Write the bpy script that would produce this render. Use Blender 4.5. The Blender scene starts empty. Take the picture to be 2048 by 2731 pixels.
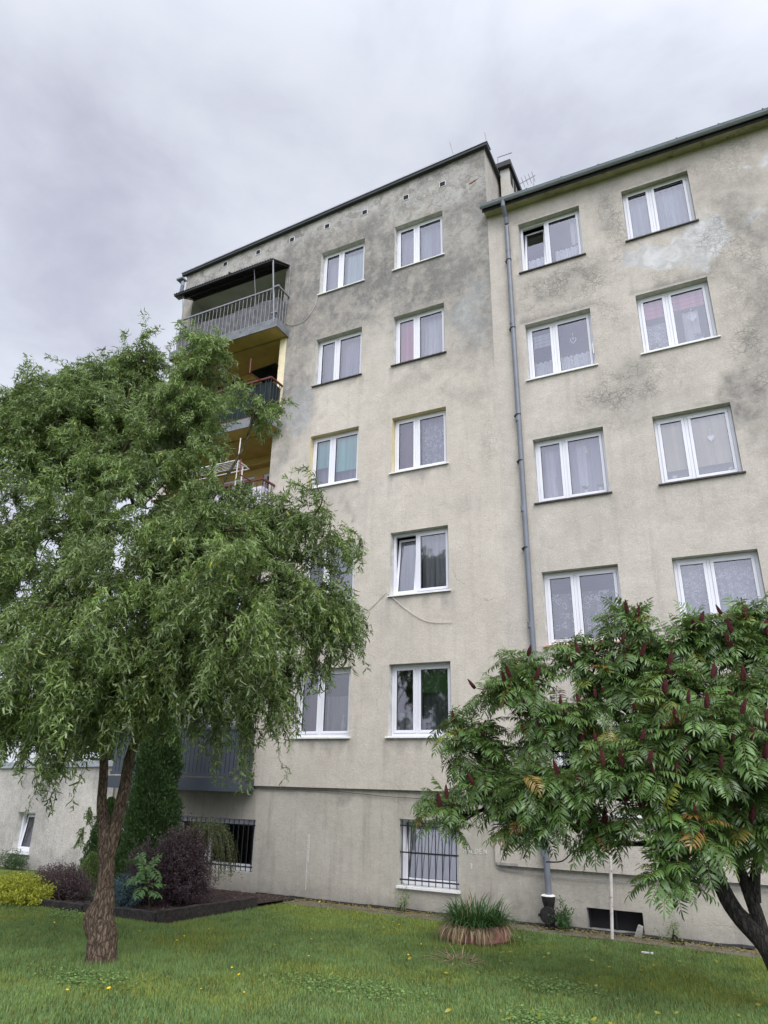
import bpy, math, random
import numpy as np
from mathutils import Vector
random.seed(7); rng = np.random.default_rng(11)
C = bpy.context.scene.collection
SC = bpy.context.scene
R = math.radians
# ------------------------------------------------------------------ camera
F, YAW, PITCH, ROLL, DIST = 1831.26, R(-26.9746), R(20.7845), R(0.99247), 12.582
_cy, _sy, _cp, _sp, _cr, _sr = math.cos(YAW), math.sin(YAW), math.cos(PITCH), math.sin(PITCH), math.cos(ROLL), math.sin(ROLL)
FW = Vector((_sy*_cp, _cy*_cp, _sp)); _r = Vector((_cy, -_sy, 0)); _u = _r.cross(FW)
RT = _cr*_r + _sr*_u; UP = -_sr*_r + _cr*_u
CAM = Vector((0, -DIST, 0))
cd = bpy.data.cameras.new('camera'); cam = bpy.data.objects.new('camera', cd); C.objects.link(cam)
from mathutils import Matrix
cam.matrix_world = Matrix(((RT.x, UP.x, -FW.x, CAM.x), (RT.y, UP.y, -FW.y, CAM.y), (RT.z, UP.z, -FW.z, CAM.z), (0, 0, 0, 1)))
cd.sensor_fit = 'VERTICAL'; cd.sensor_height = 24.0; cd.lens = F/2731*24.0
cd.clip_start = 0.05; cd.clip_end = 3000
SC.camera = cam
S = 2048/1659.0        # the pixel helpers below take the coordinates of a 1659 px wide print of the view
def ray(px, py): return FW + (px*S-1024)/F*RT - (py*S-1365.5)/F*UP
def at(px, py, y=0.0):
    d = ray(px, py); return CAM + d*((y+DIST)/d.y)
def gz(x, y):
    yy = max(-12.6, min(0.0, y)); return -1.62 - 0.055*(yy+12.6)
def onground(px, py):
    d = ray(px, py); z = -2.0
    for _ in range(20):
        p = CAM + d*(z/d.z); z = gz(p.x, p.y)
    return Vector((p.x, p.y, z))
# ------------------------------------------------------------------ light
EXPO = 0.84
SC.view_settings.view_transform = 'Standard'; SC.view_settings.look = 'None'
SC.view_settings.exposure = EXPO; SC.view_settings.gamma = 1
SUN_EL, SUN_AZ = R(50), R(143)       # behind the camera, veiled by cloud (azimuth clockwise from +Y)
sd = bpy.data.lights.new('sun', 'SUN'); sd.energy = 1.4; sd.angle = R(38); sd.color = (1, .985, .96)
sun = bpy.data.objects.new('sun', sd); C.objects.link(sun)
sdir = Vector((math.sin(SUN_AZ)*math.cos(SUN_EL), math.cos(SUN_AZ)*math.cos(SUN_EL), math.sin(SUN_EL)))
sun.rotation_euler = (-sdir).to_track_quat('-Z', 'Y').to_euler()
W = bpy.data.worlds.new('World'); SC.world = W; W.use_nodes = True
nt = W.node_tree; nt.nodes.clear()
class G:
    """tiny node-graph helper"""
    def __init__(s, nt): s.nt = nt
    def n(s, t, **kw):
        o = s.nt.nodes.new(t)
        for k, v in kw.items():
            if hasattr(o, k) and k not in ('Scale',): setattr(o, k, v)
        return o
    def set(s, o, **kw):
        for k, v in kw.items():
            k = k.replace('_', ' ')
            i = o.inputs[int(k[1:])] if k[0] == 'i' and k[1:].isdigit() else o.inputs[k]
            if hasattr(v, 'links') or isinstance(v, bpy.types.NodeSocket): s.nt.links.new(v, i)
            else: i.default_value = v
        return o
    def noise(s, vec, scale, detail=4, rough=.55, dist=0.0):
        o = s.n('ShaderNodeTexNoise'); s.set(o, Vector=vec, Scale=scale, Detail=detail, Roughness=rough, Distortion=dist); return o.outputs[0]
    def noisec(s, vec, scale, detail=3):
        o = s.n('ShaderNodeTexNoise'); s.set(o, Vector=vec, Scale=scale, Detail=detail); return o.outputs[1]
    def vor(s, vec, scale, feature='DISTANCE_TO_EDGE', out=0, rnd=1.0):
        o = s.n('ShaderNodeTexVoronoi', feature=feature); s.set(o, Vector=vec, Scale=scale, Randomness=rnd); return o.outputs[out]
    def math(s, op, a, b=0.0, c=None):
        o = s.n('ShaderNodeMath', operation=op); s.set(o, i0=a, i1=b)
        if c is not None: s.set(o, i2=c)
        return o.outputs[0]
    def mr(s, v, a, b, c=0.0, d=1.0, smooth=False):
        o = s.n('ShaderNodeMapRange')
        if smooth: o.interpolation_type = 'SMOOTHSTEP'
        s.set(o, i0=v, i1=a, i2=b, i3=c, i4=d); return o.outputs[0]
    def mix(s, f, a, b, mode='MIX'):
        o = s.n('ShaderNodeMix', data_type='RGBA', blend_type=mode)
        def c(v): return (*v, 1) if isinstance(v, tuple) and len(v) == 3 else v
        s.set(o, i0=f, i6=c(a), i7=c(b)); return o.outputs[2]
    def vmath(s, op, a, b):
        o = s.n('ShaderNodeVectorMath', operation=op); s.set(o, i0=a, i1=b); return o.outputs[0]
    def map(s, vec, scale=(1, 1, 1), loc=(0, 0, 0)):
        o = s.n('ShaderNodeMapping'); s.set(o, Vector=vec, Scale=scale, Location=loc); return o.outputs[0]
    def obj(s): return s.n('ShaderNodeTexCoord').outputs['Object']
    def bump(s, h, strength=.3, dist=.01):
        o = s.n('ShaderNodeBump'); s.set(o, Height=h, Strength=strength, Distance=dist); return o.outputs[0]
g = G(nt)
sky = g.n('ShaderNodeTexSky'); sky.sky_type = 'NISHITA'; sky.sun_disc = False
sky.sun_elevation = SUN_EL; sky.sun_rotation = SUN_AZ
dirv = g.n('ShaderNodeTexCoord').outputs['Generated']
sep = g.n('ShaderNodeSeparateXYZ'); g.set(sep, Vector=dirv)
flat = g.map(dirv, (1, 1, 2.1))
cn = g.noise(g.map(flat, (1, 1, 1), (3.1, 1.7, .4)), 1.35, 6, .52, .25)
cn2 = g.noise(g.map(dirv, (1, 1, 1.5), (.3, 2.2, 1.1)), 3.2, 8, .60, .3)
cm = g.math('ADD', g.math('MULTIPLY', cn, .64), g.math('MULTIPLY', cn2, .36))
cloud = g.mix(g.mr(cm, .37, .61, 0, 1, True), (2.9, 3.0, 3.7), (4.45, 4.65, 5.2))
hz = g.mr(sep.outputs[2], .0, .75, 1.12, .97)
cloud = g.mix(1.0, cloud, hz, 'MULTIPLY')
# thinner cloud and the veiled sun behind the camera: brighter overhead and to the back
dt = g.n('ShaderNodeVectorMath', operation='DOT_PRODUCT'); g.set(dt, i0=dirv, i1=tuple(sdir))
glow = g.mr(dt.outputs['Value'], .15, 1.0, 1.0, 3.1, True)
cloud = g.mix(1.0, cloud, glow, 'MULTIPLY')
skyc = g.mix(.95, sky.outputs[0], cloud)
bg = g.n('ShaderNodeBackground'); g.set(bg, Color=skyc, Strength=.1)
wo = g.n('ShaderNodeOutputWorld'); g.set(wo, Surface=bg.outputs[0])
# ------------------------------------------------------------------ materials
MATS = {}
def newmat(name):
    m = bpy.data.materials.new(name); m.use_nodes = True; m.node_tree.nodes.clear(); MATS[name] = m
    return m, G(m.node_tree)
def finish(g, col, rough=.8, bump=None, metal=0.0, spec=.3, trans=None):
    b = g.n('ShaderNodeBsdfPrincipled')
    g.set(b, Base_Color=(*col, 1) if isinstance(col, tuple) and len(col) == 3 else col, Roughness=rough, Metallic=metal)
    b.inputs['Specular IOR Level'].default_value = spec
    if bump is not None: g.set(b, Normal=bump)
    o = g.n('ShaderNodeOutputMaterial')
    if trans:
        t = g.n('ShaderNodeBsdfTranslucent'); g.set(t, Color=trans[1])
        mx = g.n('ShaderNodeMixShader'); g.set(mx, i0=trans[0], i1=b.outputs[0], i2=t.outputs[0]); g.set(o, Surface=mx.outputs[0])
    else: g.set(o, Surface=b.outputs[0])
    return b
def simple(name, col, rough=.6, metal=0.0, var=.12, scale=6.0, bumps=.0, spec=.35, dirt=None):
    m, g = newmat(name); P = g.obj()
    n = g.noise(P, scale, 5)
    lo = tuple(c*(1-var) for c in col); hi = tuple(min(1, c*(1+var)) for c in col)
    c = g.mix(g.mr(n, .3, .7), lo, hi)
    if dirt:
        c = g.mix(g.mr(g.noise(P, scale*3.1, 6, .7), .55, .7), c, dirt)
    finish(g, c, rough, g.bump(g.noise(P, scale*9, 4), bumps, .01) if bumps else None, metal, spec)
    return m
def plaster(name, c1, c2, dark, patch=(.40, .40, .395), grain=.5, streak=.35):
    m, g = newmat(name); P = g.obj()
    at_ = g.n('ShaderNodeAttribute'); at_.attribute_name = 'stain_shade'
    sp = g.n('ShaderNodeSeparateColor'); g.set(sp, Color=at_.outputs['Color'])
    Rr, Gg, Bb = sp.outputs[0], sp.outputs[1], sp.outputs[2]; Aa = at_.outputs['Alpha']
    big = g.noise(P, .55, 6, .6); med = g.noise(P, 3.2, 7, .66, .4); fine = g.noise(P, 34, 5, .7)
    grn = g.noise(P, 95, 2, .6)
    warp = g.vmath('ADD', P, g.map(g.noisec(P, 3.0, 4), (.22, .22, .22)))
    vst = g.noise(g.map(P, (5.5, 5.5, .45)), 1.0, 6, .6)
    base = g.mix(g.mr(g.math('ADD', g.math('MULTIPLY', big, .55), g.math('MULTIPLY', med, .45)), .36, .64), c1, c2)
    base = g.mix(g.math('MULTIPLY', g.mr(vst, .52, .72), streak), base, tuple(c*.72 for c in c1))
    # speckle of the roughcast grains
    base = g.mix(g.math('MULTIPLY', g.mr(g.noise(P, 27, 4, .75), .50, .64), grain*.62), base, tuple(c*.66 for c in c1))
    base = g.mix(g.math('MULTIPLY', g.mr(grn, .50, .66), grain*.8), base, tuple(c*.55 for c in c1))
    base = g.mix(g.math('MULTIPLY', g.mr(fine, .50, .66), grain*.8), base, tuple(min(1, c*1.25) for c in c2))
    # smooth repair patches
    sw = g.noise(g.map(warp, (1, 1, 1)), 2.6, 6, .6, 1.2)
    pc = g.mix(g.mr(sw, .4, .62), tuple(c*.82 for c in patch), tuple(c*1.12 for c in patch))
    base = g.mix(g.mr(g.math('ADD', Bb, g.math('MULTIPLY', g.math('SUBTRACT', med, .5), .5)), .36, .66, 0, .8), base, pc)
    # flaking paint: lighter scales over grey
    fl = g.vor(warp, 5.2, 'F1', 1)
    flc = g.n('ShaderNodeSeparateColor'); g.set(flc, Color=fl)
    flk = g.mr(g.math('ADD', g.math('MULTIPLY', flc.outputs[0], .25), med), .50, .62)
    # soot / lichen, plus painted sill and balcony shade in the same channel
    mot = g.noise(warp, 5.5, 11, .74); mot2 = g.noise(g.map(P, (1, 1, .55), (3, 0, 7)), 2.1, 9, .7, .5)
    mm = g.mr(g.math('ADD', g.math('MULTIPLY', mot, .55), g.math('MULTIPLY', mot2, .45)), .41, .57, .0, 1.0)
    base = g.mix(g.math('MULTIPLY', g.math('SUBTRACT', 1, mm), .16), base, tuple(c*.62 for c in c1))
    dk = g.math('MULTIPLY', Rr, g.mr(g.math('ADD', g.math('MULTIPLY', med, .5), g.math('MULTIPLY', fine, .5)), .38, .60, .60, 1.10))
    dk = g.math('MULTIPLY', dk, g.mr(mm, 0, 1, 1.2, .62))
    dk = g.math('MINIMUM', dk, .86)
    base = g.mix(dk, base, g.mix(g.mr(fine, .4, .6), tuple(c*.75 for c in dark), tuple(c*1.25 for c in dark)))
    base = g.mix(g.math('MULTIPLY', g.math('MULTIPLY', Aa, flk), .8), base, (.48, .465, .43))
    # craquelure
    e1 = g.vor(warp, 6.5); e2 = g.vor(warp, 13.0)
    cr = g.math('MAXIMUM', g.mr(e1, .0, .075, 1, 0), g.math('MULTIPLY', g.mr(e2, .0, .08, 1, 0), .65))
    rd1 = g.mr(g.math('ABSOLUTE', g.math('SUBTRACT', g.noise(P, 3.4, 7, .62, .3), .5)), 0, .014, 1, 0)
    rd2 = g.mr(g.math('ABSOLUTE', g.math('SUBTRACT', g.noise(g.map(P, (1, 1, 1.6), (5, 1, 2)), 7.5, 6, .62, .2), .5)), 0, .020, 1, 0)
    cr = g.math('MAXIMUM', g.math('MULTIPLY', cr, .72), g.math('MAXIMUM', rd1, g.math('MULTIPLY', rd2, .6)))
    cmask = g.math('MULTIPLY', Gg, g.mr(g.noise(P, 1.9, 4), .34, .52))
    crk = g.math('MULTIPLY', g.math('MULTIPLY', cr, cmask), g.mr(fine, .35, .6, .35, 1))
    # a few long wandering cracks everywhere
    e3 = g.vor(g.vmath('ADD', P, g.map(g.noisec(P, 2.0, 5), (.6, .6, .6))), .42)
    lng = g.math('MULTIPLY', g.mr(e3, .0, .003, 1, 0), g.mr(g.noise(P, .8, 3), .5, .6, 0, .30))
    crk = g.math('MAXIMUM', crk, lng)
    base = g.mix(g.math('MULTIPLY', crk, .88), base, tuple(c*.45 for c in dark))
    h = g.math('ADD', g.math('MULTIPLY', grn, .4), g.math('MULTIPLY', mot, 1.3))
    h = g.math('SUBTRACT', h, g.math('MULTIPLY', crk, .9))
    finish(g, base, .93, g.bump(h, .55, .02), spec=.15)
    return m
PL_A = plaster('plaster_a', (.485, .438, .372), (.625, .57, .492), (.165, .163, .157))
PL_B = plaster('plaster_b', (.455, .415, .360), (.59, .54, .475), (.13, .128, .122), patch=(.56, .56, .56))
PL_BASE = plaster('plaster_base', (.40, .372, .315), (.52, .485, .415), (.14, .135, .125), grain=.25, streak=.6)
PL_ANX = plaster('plaster_annex', (.44, .41, .37), (.68, .635, .56), (.17, .17, .165), grain=.9, streak=.8)
REVEAL = simple('reveal_render', (.52, .51, .47), .9, var=.18, scale=5, bumps=.3, dirt=(.30, .29, .26))
REV_Y = simple('reveal_yellow', (.60, .52, .32), .9, var=.1, scale=5, bumps=.2)
CREAM = simple('cream_paint', (.78, .68, .46), .9, var=.1, scale=5, bumps=.2)
OCHRE = simple('ochre_paint', (.50, .36, .13), .9, var=.15, scale=3, bumps=.2, dirt=(.50, .33, .11))
LOGGIA_W = simple('loggia_white', (.55, .54, .50), .9, var=.1, scale=3)
PVC = simple('pvc_white', (.70, .70, .74), .35, var=.03, scale=4, spec=.5)
GASKET = simple('gasket', (.03, .03, .03), .6)
SILLW = simple('sill_white', (.74, .74, .74), .45, var=.06, scale=9, dirt=(.45, .44, .42))
SILLD = simple('sill_brown', (.055, .045, .042), .5, var=.3, scale=9)
SILLO = simple('sill_orange', (.50, .30, .16), .7, var=.3, scale=9)
SLATE = simple('slate_metal', (.052, .062, .078), .45, var=.1, scale=3, spec=.5)
SLABM = simple('slab_grey', (.17, .18, .19), .7, var=.3, scale=4, bumps=.3, dirt=(.09, .09, .09))
FLASH = simple('flashing', (.045, .048, .05), .5, metal=.3, var=.2, scale=2)
FLASHL = simple('flashing_light', (.36, .38, .40), .45, metal=.4, var=.15, scale=2)
GUT = simple('gutter_zinc', (.30, .33, .37), .42, metal=.45, var=.12, scale=3)
PIPE = simple('pipe_grey', (.15, .165, .19), .42, var=.12, scale=4, spec=.5)
CAST = simple('cast_iron', (.018, .017, .018), .55, var=.4, scale=14, bumps=.5, dirt=(.07, .05, .04))
EAVE = simple('eave_soffit', (.34, .33, .20), .9, var=.25, scale=2.2, bumps=.3, dirt=(.10, .10, .08))
GALV = simple('galvanised', (.24, .245, .26), .5, metal=.2, var=.2, scale=8)
RAILR = simple('rail_red', (.13, .035, .028), .5, var=.3, scale=8, dirt=(.06, .03, .02))
MAT_GREY = simple('screen_fabric_grey', (.13, .13, .135), .95, var=.35, scale=7, bumps=.6)
MAT_GREEN = simple('screen_fabric_dark', (.012, .022, .024), .9, var=.3, scale=7)
MAT_LILAC = simple('panel_lilac', (.62, .58, .66), .6, var=.1, scale=3)
CORR = simple('corrugated_sheet', (.022, .022, .026), .6, var=.4, scale=5)
BLACK = simple('black_void', (.012, .012, .014), .8)
IRON = simple('black_iron', (.02, .02, .022), .5)
INTER = simple('interior_paint', (.16, .15, .16), .9)
BRICKR = simple('exposed_brick', (.26, .06, .035), .9, var=.4, scale=25, bumps=.8)
RUSTW = simple('rusty_white', (.62, .58, .54), .6, var=.15, scale=5, dirt=(.22, .07, .03))
WOODT = simple('weathered_timber', (.032, .027, .024), .85, var=.5, scale=11, bumps=.8, dirt=(.12, .10, .08))
TIREP = simple('pink_rubber', (.42, .20, .16), .8, var=.25, scale=9, bumps=.4, dirt=(.22, .13, .10))
CONC = simple('concrete', (.28, .27, .25), .95, var=.3, scale=7, bumps=.7, dirt=(.12, .11, .10))
ORN = simple('ornament_white', (.85, .86, .88), .7, var=.05)
ORNB = simple('ornament_wood', (.55, .42, .22), .7)
POTM = simple('pot_white', (.7, .7, .7), .4)
LEAFIN = simple('house_plant_leaf', (.05, .10, .03), .6, var=.3)
YELF = simple('dandelion_yellow', (.85, .60, .02), .7, var=.1)
WHITES = simple('white_stone', (.62, .62, .6), .8)
PAINTW = simple('chalk_white', (.66, .65, .62), .95, var=.2, scale=20)
DRIPM = simple('paint_drip_pale', (.50, .475, .43), .9, var=.2, scale=20)
CABLE = simple('cable_cream', (.55, .52, .45), .6)
SOIL = simple('bed_soil', (.035, .028, .022), 1, var=.5, scale=22, bumps=1, dirt=(.13, .10, .075))
def glass(name, refl, tint):
    m, g = newmat(name)
    fr = g.n('ShaderNodeFresnel'); g.set(fr, IOR=1.55)
    f = g.math('MINIMUM', g.math('ADD', g.math('MULTIPLY', fr.outputs[0], 1.35), refl), .9)
    t = g.n('ShaderNodeBsdfTransparent'); g.set(t, Color=(*tint, 1))
    P = g.obj()
    gl = g.n('ShaderNodeBsdfGlossy'); g.set(gl, Color=(.93, .93, 1.0, 1), Roughness=.02, Normal=g.bump(g.noise(P, 2.2, 2), .05, .02))
    mx = g.n('ShaderNodeMixShader'); g.set(mx, i0=f, i1=t.outputs[0], i2=gl.outputs[0])
    o = g.n('ShaderNodeOutputMaterial'); g.set(o, Surface=mx.outputs[0]); return m
GLASS = glass('window_glass', .125, (.94, .95, .97))
def sheer(name, col, alpha, lace=0.0, lscale=9.0, spots=False):
    m, g = newmat(name); P = g.obj()
    d = g.n('ShaderNodeBsdfDiffuse'); g.set(d, Color=(*col, 1))
    tl = g.n('ShaderNodeBsdfTranslucent'); g.set(tl, Color=(*col, 1))
    m1 = g.n('ShaderNodeMixShader'); g.set(m1, i0=.35, i1=d.outputs[0], i2=tl.outputs[0])
    t = g.n('ShaderNodeBsdfTransparent'); alpha = min(1, alpha*1.25)
    st = g.noise(g.map(P, (11, 11, .35)), 1, 2)
    a = g.mr(st, .35, .65, alpha*.78, min(1, alpha*1.2))
    if lace:
        wp = g.vmath('ADD', P, g.map(g.noisec(P, 7, 2), (.12, .12, .12)))
        v = g.vor(wp, lscale, 'F1', 0)
        if spots: k = g.mr(g.vor(P, lscale, 'F1', 0, .35), .10, .14, lace, 0)
        else: k = g.math('MULTIPLY', g.mr(g.math('ABSOLUTE', g.math('SUBTRACT', v, .36)), .0, .10, 1, 0), lace)
        a = g.math('MINIMUM', g.math('ADD', a, k), 1.0)
    mx = g.n('ShaderNodeMixShader'); g.set(mx, i0=a, i1=t.outputs[0], i2=m1.outputs[0])
    o = g.n('ShaderNodeOutputMaterial'); g.set(o, Surface=mx.outputs[0]); return m
SH_W = sheer('sheer_white', (.95, .95, .97), .6)
SH_T = sheer('sheer_teal', (.70, .86, .86), .55)
SH_L = sheer('sheer_lilac', (.72, .68, .84), .5)
SH_D = sheer('sheer_grey', (.66, .68, .72), .6)
SH_LACE = sheer('lace_flowers', (.90, .90, .92), .16, .75, 7.0)
SH_LACEF = sheer('lace_fine', (.92, .92, .98), .42, .5, 13.0)
SH_SPARK = sheer('sheer_sparkle', (.78, .86, .88), .62, .6, 20.0, True)
SH_DOT = sheer('sheer_dotted', (.72, .72, .74), .5, .5, 10.0, True)
CAFE = sheer('cafe_curtain', (.90, .92, .94), .78, .4, 14.0)
B_TURQ = sheer('blind_turquoise', (.42, .90, .80), .99)
B_PINK = sheer('blind_pink', (.85, .30, .42), .99)
B_CREAM = sheer('blind_cream', (.80, .70, .47), .96)
B_GREEN = sheer('blind_green', (.12, .26, .10), .98)
B_WHITE = sheer('blind_white', (.60, .68, .68), .9)
CU_BRN = sheer('curtain_mauve', (.32, .23, .26), .85)
CU_GRN = sheer('curtain_greygreen', (.20, .26, .24), .9)
def leafmat(name, top, under, rough=.5, tr=.25, spec=.35):
    m, g = newmat(name)
    a = g.n('ShaderNodeAttribute'); a.attribute_name = 'tint'
    sp = g.n('ShaderNodeSeparateColor'); g.set(sp, Color=a.outputs['Color'])
    geo = g.n('ShaderNodeNewGeometry')
    lo = tuple(c*.55 for c in top); hi = tuple(min(1, c*1.6) for c in top)
    c = g.mix(sp.outputs[0], lo, hi)
    c = g.mix(g.math('MULTIPLY', geo.outputs['Backfacing'], .6), c, under)
    c = g.mix(sp.outputs[1], c, (.42, .10, .015))
    c = g.mix(sp.outputs[2], c, (.38, .36, .03))
    finish(g, c, rough, None, 0, spec, (tr, g.mix(.5, c, (.13, .22, .03))))
    return m
L_WIL = leafmat('willow_leaf', (.135, .200, .050), (.28, .34, .18), .42, .32, .45)
L_SUM = leafmat('sumac_leaf', (.088, .160, .038), (.15, .21, .09), .36, .32, .6)
L_THU = leafmat('thuja_leaf', (.042, .090, .022), (.04, .07, .02), .6, .15)
L_GOLD = leafmat('juniper_gold_leaf', (.44, .46, .05), (.3, .3, .05), .6, .2)
L_BARB = leafmat('barberry_leaf', (.072, .042, .050), (.09, .06, .068), .6, .15)
L_SPI = leafmat('dry_shrub_leaf', (.12, .075, .08), (.12, .09, .08), .7, .15)
L_BLUE = leafmat('blue_conifer_leaf', (.07, .12, .13), (.08, .13, .13), .6, .1)
L_BGT = leafmat('far_tree_leaf', (.030, .055, .020), (.04, .06, .02), .6, .15)
L_GRASS = leafmat('grass_blade', (.180, .280, .088), (.16, .24, .10), .6, .35, .2)
L_LILY = leafmat('daylily_blade', (.04, .105, .028), (.05, .10, .03), .5, .2)
L_DRY = leafmat('dry_blade', (.42, .31, .19), (.4, .3, .2), .8, .2)
def bark(name, c1, c2, sc, bs):
    m, g = newmat(name); P = g.obj()
    wp = g.vmath('ADD', P, g.map(g.noisec(P, 6, 3), (.10, .10, .10)))
    v = g.vor(g.map(wp, (1, 1, .22)), sc); n = g.noise(g.map(P, (1, 1, .3)), 60, 6, .75)
    h = g.math('ADD', g.math('MULTIPLY', g.mr(v, 0, .30), .55), g.math('MULTIPLY', n, 1.2))
    c = g.mix(g.mr(h, .5, 1.15), c1, c2)
    finish(g, c, .9, g.bump(h, bs, .05), spec=.15); return m
BARK_W = bark('willow_bark', (.050, .034, .025), (.30, .22, .155), 30, 1.0)
BARK_WG = bark('willow_bark_young', (.04, .038, .02), (.12, .11, .055), 20, .5)
BARK_S = bark('sumac_bark', (.014, .013, .012), (.070, .062, .055), 26, .6)
FRUIT = simple('sumac_fruit', (.085, .016, .017), .85, var=.6, scale=55, bumps=1.0, dirt=(.03, .008, .008))
# lawn sheet
m, g_ = newmat('lawn_soil'); P = g_.obj()
n1 = g_.noise(P, .5, 5, .6); n2 = g_.noise(P, 14, 5, .7)
c = g_.mix(g_.mr(n1, .4, .65), (.075, .115, .032), (.12, .135, .05)); c = g_.mix(g_.mr(n2, .5, .7), c, (.040, .040, .018))
finish(g_, c, .95, g_.bump(n2, .8, .03), spec=.1); LAWN = m
m, g_ = newmat('apron_gravel'); P = g_.obj()
n1 = g_.noise(P, 4, 6, .7); n2 = g_.vor(P, 40, 'F1', 0)
c = g_.mix(g_.mr(n1, .4, .6), (.10, .085, .06), (.26, .235, .19)); c = g_.mix(g_.mr(n2, .3, .6), c, (.14, .12, .09))
finish(g_, c, .95, g_.bump(n2, .7, .02), spec=.1); APRON = m
# ------------------------------------------------------------------ mesh helpers
class MB:
    def __init__(s): s.v = []; s.f = []; s.m = []
    def quad(s, a, b, c, d, mi=0):
        k = len(s.v); s.v += [tuple(a), tuple(b), tuple(c), tuple(d)]; s.f.append((k, k+1, k+2, k+3)); s.m.append(mi)
    def box(s, x0, x1, y0, y1, z0, z1, mi=0):
        k = len(s.v)
        s.v += [(x0, y0, z0), (x1, y0, z0), (x1, y1, z0), (x0, y1, z0), (x0, y0, z1), (x1, y0, z1), (x1, y1, z1), (x0, y1, z1)]
        for q in ((0, 3, 2, 1), (4, 5, 6, 7), (0, 1, 5, 4), (1, 2, 6, 5), (2, 3, 7, 6), (3, 0, 4, 7)):
            s.f.append(tuple(k+i for i in q)); s.m.append(mi)
        return s
    def hexa(s, P, mi=0):       # eight corners in box order
        k = len(s.v); s.v += [tuple(p) for p in P]
        for q in ((0, 3, 2, 1), (4, 5, 6, 7), (0, 1, 5, 4), (1, 2, 6, 5), (2, 3, 7, 6), (3, 0, 4, 7)):
            s.f.append(tuple(k+i for i in q)); s.m.append(mi)
        return s
    def bar(s, a, b, w, h=None, mi=0, n=0):
        a = Vector(a); b = Vector(b); return s.tube([a, b], [w/2, w/2], 4 if not n else n, mi)
    def tube(s, pts, rad, n=8, mi=0, cap=True, wob=0.0):
        pts = [Vector(p) for p in pts]
        if not hasattr(rad, '__len__'): rad = [rad]*len(pts)
        base = len(s.v); ref = None
        for i, p in enumerate(pts):
            t = (pts[min(i+1, len(pts)-1)]-pts[max(i-1, 0)]).normalized()
            if ref is None: ref = Vector((0, 0, 1)) if abs(t.z) < .9 else Vector((1, 0, 0))
            a = (ref - t*ref.dot(t)).normalized(); ref = a; b = t.cross(a)
            for k in range(n):
                an = 2*math.pi*(k+.5)/n; rr = rad[i]*(1+wob*random.uniform(-1, 1))
                s.v.append(tuple(p + a*math.cos(an)*rr + b*math.sin(an)*rr))
        for i in range(len(pts)-1):
            for k in range(n):
                s.f.append((base+i*n+k, base+i*n+(k+1) % n, base+(i+1)*n+(k+1) % n, base+(i+1)*n+k)); s.m.append(mi)
        if cap:
            s.f.append(tuple(base+k for k in range(n-1, -1, -1))); s.m.append(mi)
            s.f.append(tuple(base+(len(pts)-1)*n+k for k in range(n))); s.m.append(mi)
        return s
    def prism(s, pts, axis_vec):      # polygon extruded
        k = len(s.v); n = len(pts); s.v += [tuple(p) for p in pts]; s.v += [tuple(Vector(p)+Vector(axis_vec)) for p in pts]
        s.f.append(tuple(range(k+n-1, k-1, -1))); s.m.append(0); s.f.append(tuple(range(k+n, k+2*n))); s.m.append(0)
        for i in range(n):
            s.f.append((k+i, k+(i+1) % n, k+n+(i+1) % n, k+n+i)); s.m.append(0)
        return s
    def build(s, name, mat, parent=None, smooth=False, bevel=0.0):
        me = bpy.data.meshes.new(name); me.from_pydata(s.v, [], s.f)
        for mm in (mat if isinstance(mat, (list, tuple)) else [mat]): me.materials.append(mm)
        me.polygons.foreach_set('material_index', s.m)
        if smooth: me.polygons.foreach_set('use_smooth', [True]*len(s.f))
        me.update()
        o = bpy.data.objects.new(name, me); C.objects.link(o)
        if parent: o.parent = parent
        if bevel:
            b = o.modifiers.new('bevel', 'BEVEL'); b.width = bevel; b.segments = 2; b.limit_method = 'ANGLE'
        return o
def tag(o, label=None, cat=None, group=None, kind=None):
    if label: o['label'] = label
    if cat: o['category'] = cat
    if group: o['group'] = group
    if kind: o['kind'] = kind
    return o
def empty(name, label, cat, group=None, loc=(0, 0, 0)):
    o = bpy.data.objects.new(name, None); C.objects.link(o); o.location = loc; o.empty_display_size = .2
    return tag(o, label, cat, group)
def rel(o, p):      # give a parented mesh world-space data: keep it where it was built
    o.matrix_parent_inverse = Matrix.Translation(-Vector(p.location)); return o
def npmesh(name, V, faces, mat, parent=None, tint=None, smooth=False):
    """V (n,3); faces list of (m,k) int arrays"""
    me = bpy.data.meshes.new(name); V = np.asarray(V, dtype=np.float32)
    me.vertices.add(len(V)); me.vertices.foreach_set('co', V.ravel())
    li = np.concatenate([f.ravel() for f in faces]).astype(np.int32)
    tot = np.concatenate([np.full(len(f), f.shape[1]) for f in faces]).astype(np.int32)
    st = np.concatenate([[0], np.cumsum(tot)[:-1]]).astype(np.int32)
    me.loops.add(len(li)); me.loops.foreach_set('vertex_index', li)
    me.polygons.add(len(tot)); me.polygons.foreach_set('loop_start', st); me.polygons.foreach_set('loop_total', tot)
    if smooth: me.polygons.foreach_set('use_smooth', np.ones(len(tot), dtype=bool))
    me.update(calc_edges=True)
    if tint is not None:
        a = me.color_attributes.new('tint', 'FLOAT_COLOR', 'POINT'); a.data.foreach_set('color', np.asarray(tint, dtype=np.float32).ravel())
    me.materials.append(mat)
    o = bpy.data.objects.new(name, me); C.objects.link(o)
    if parent: o.parent = parent; rel(o, parent)
    return o
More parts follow.
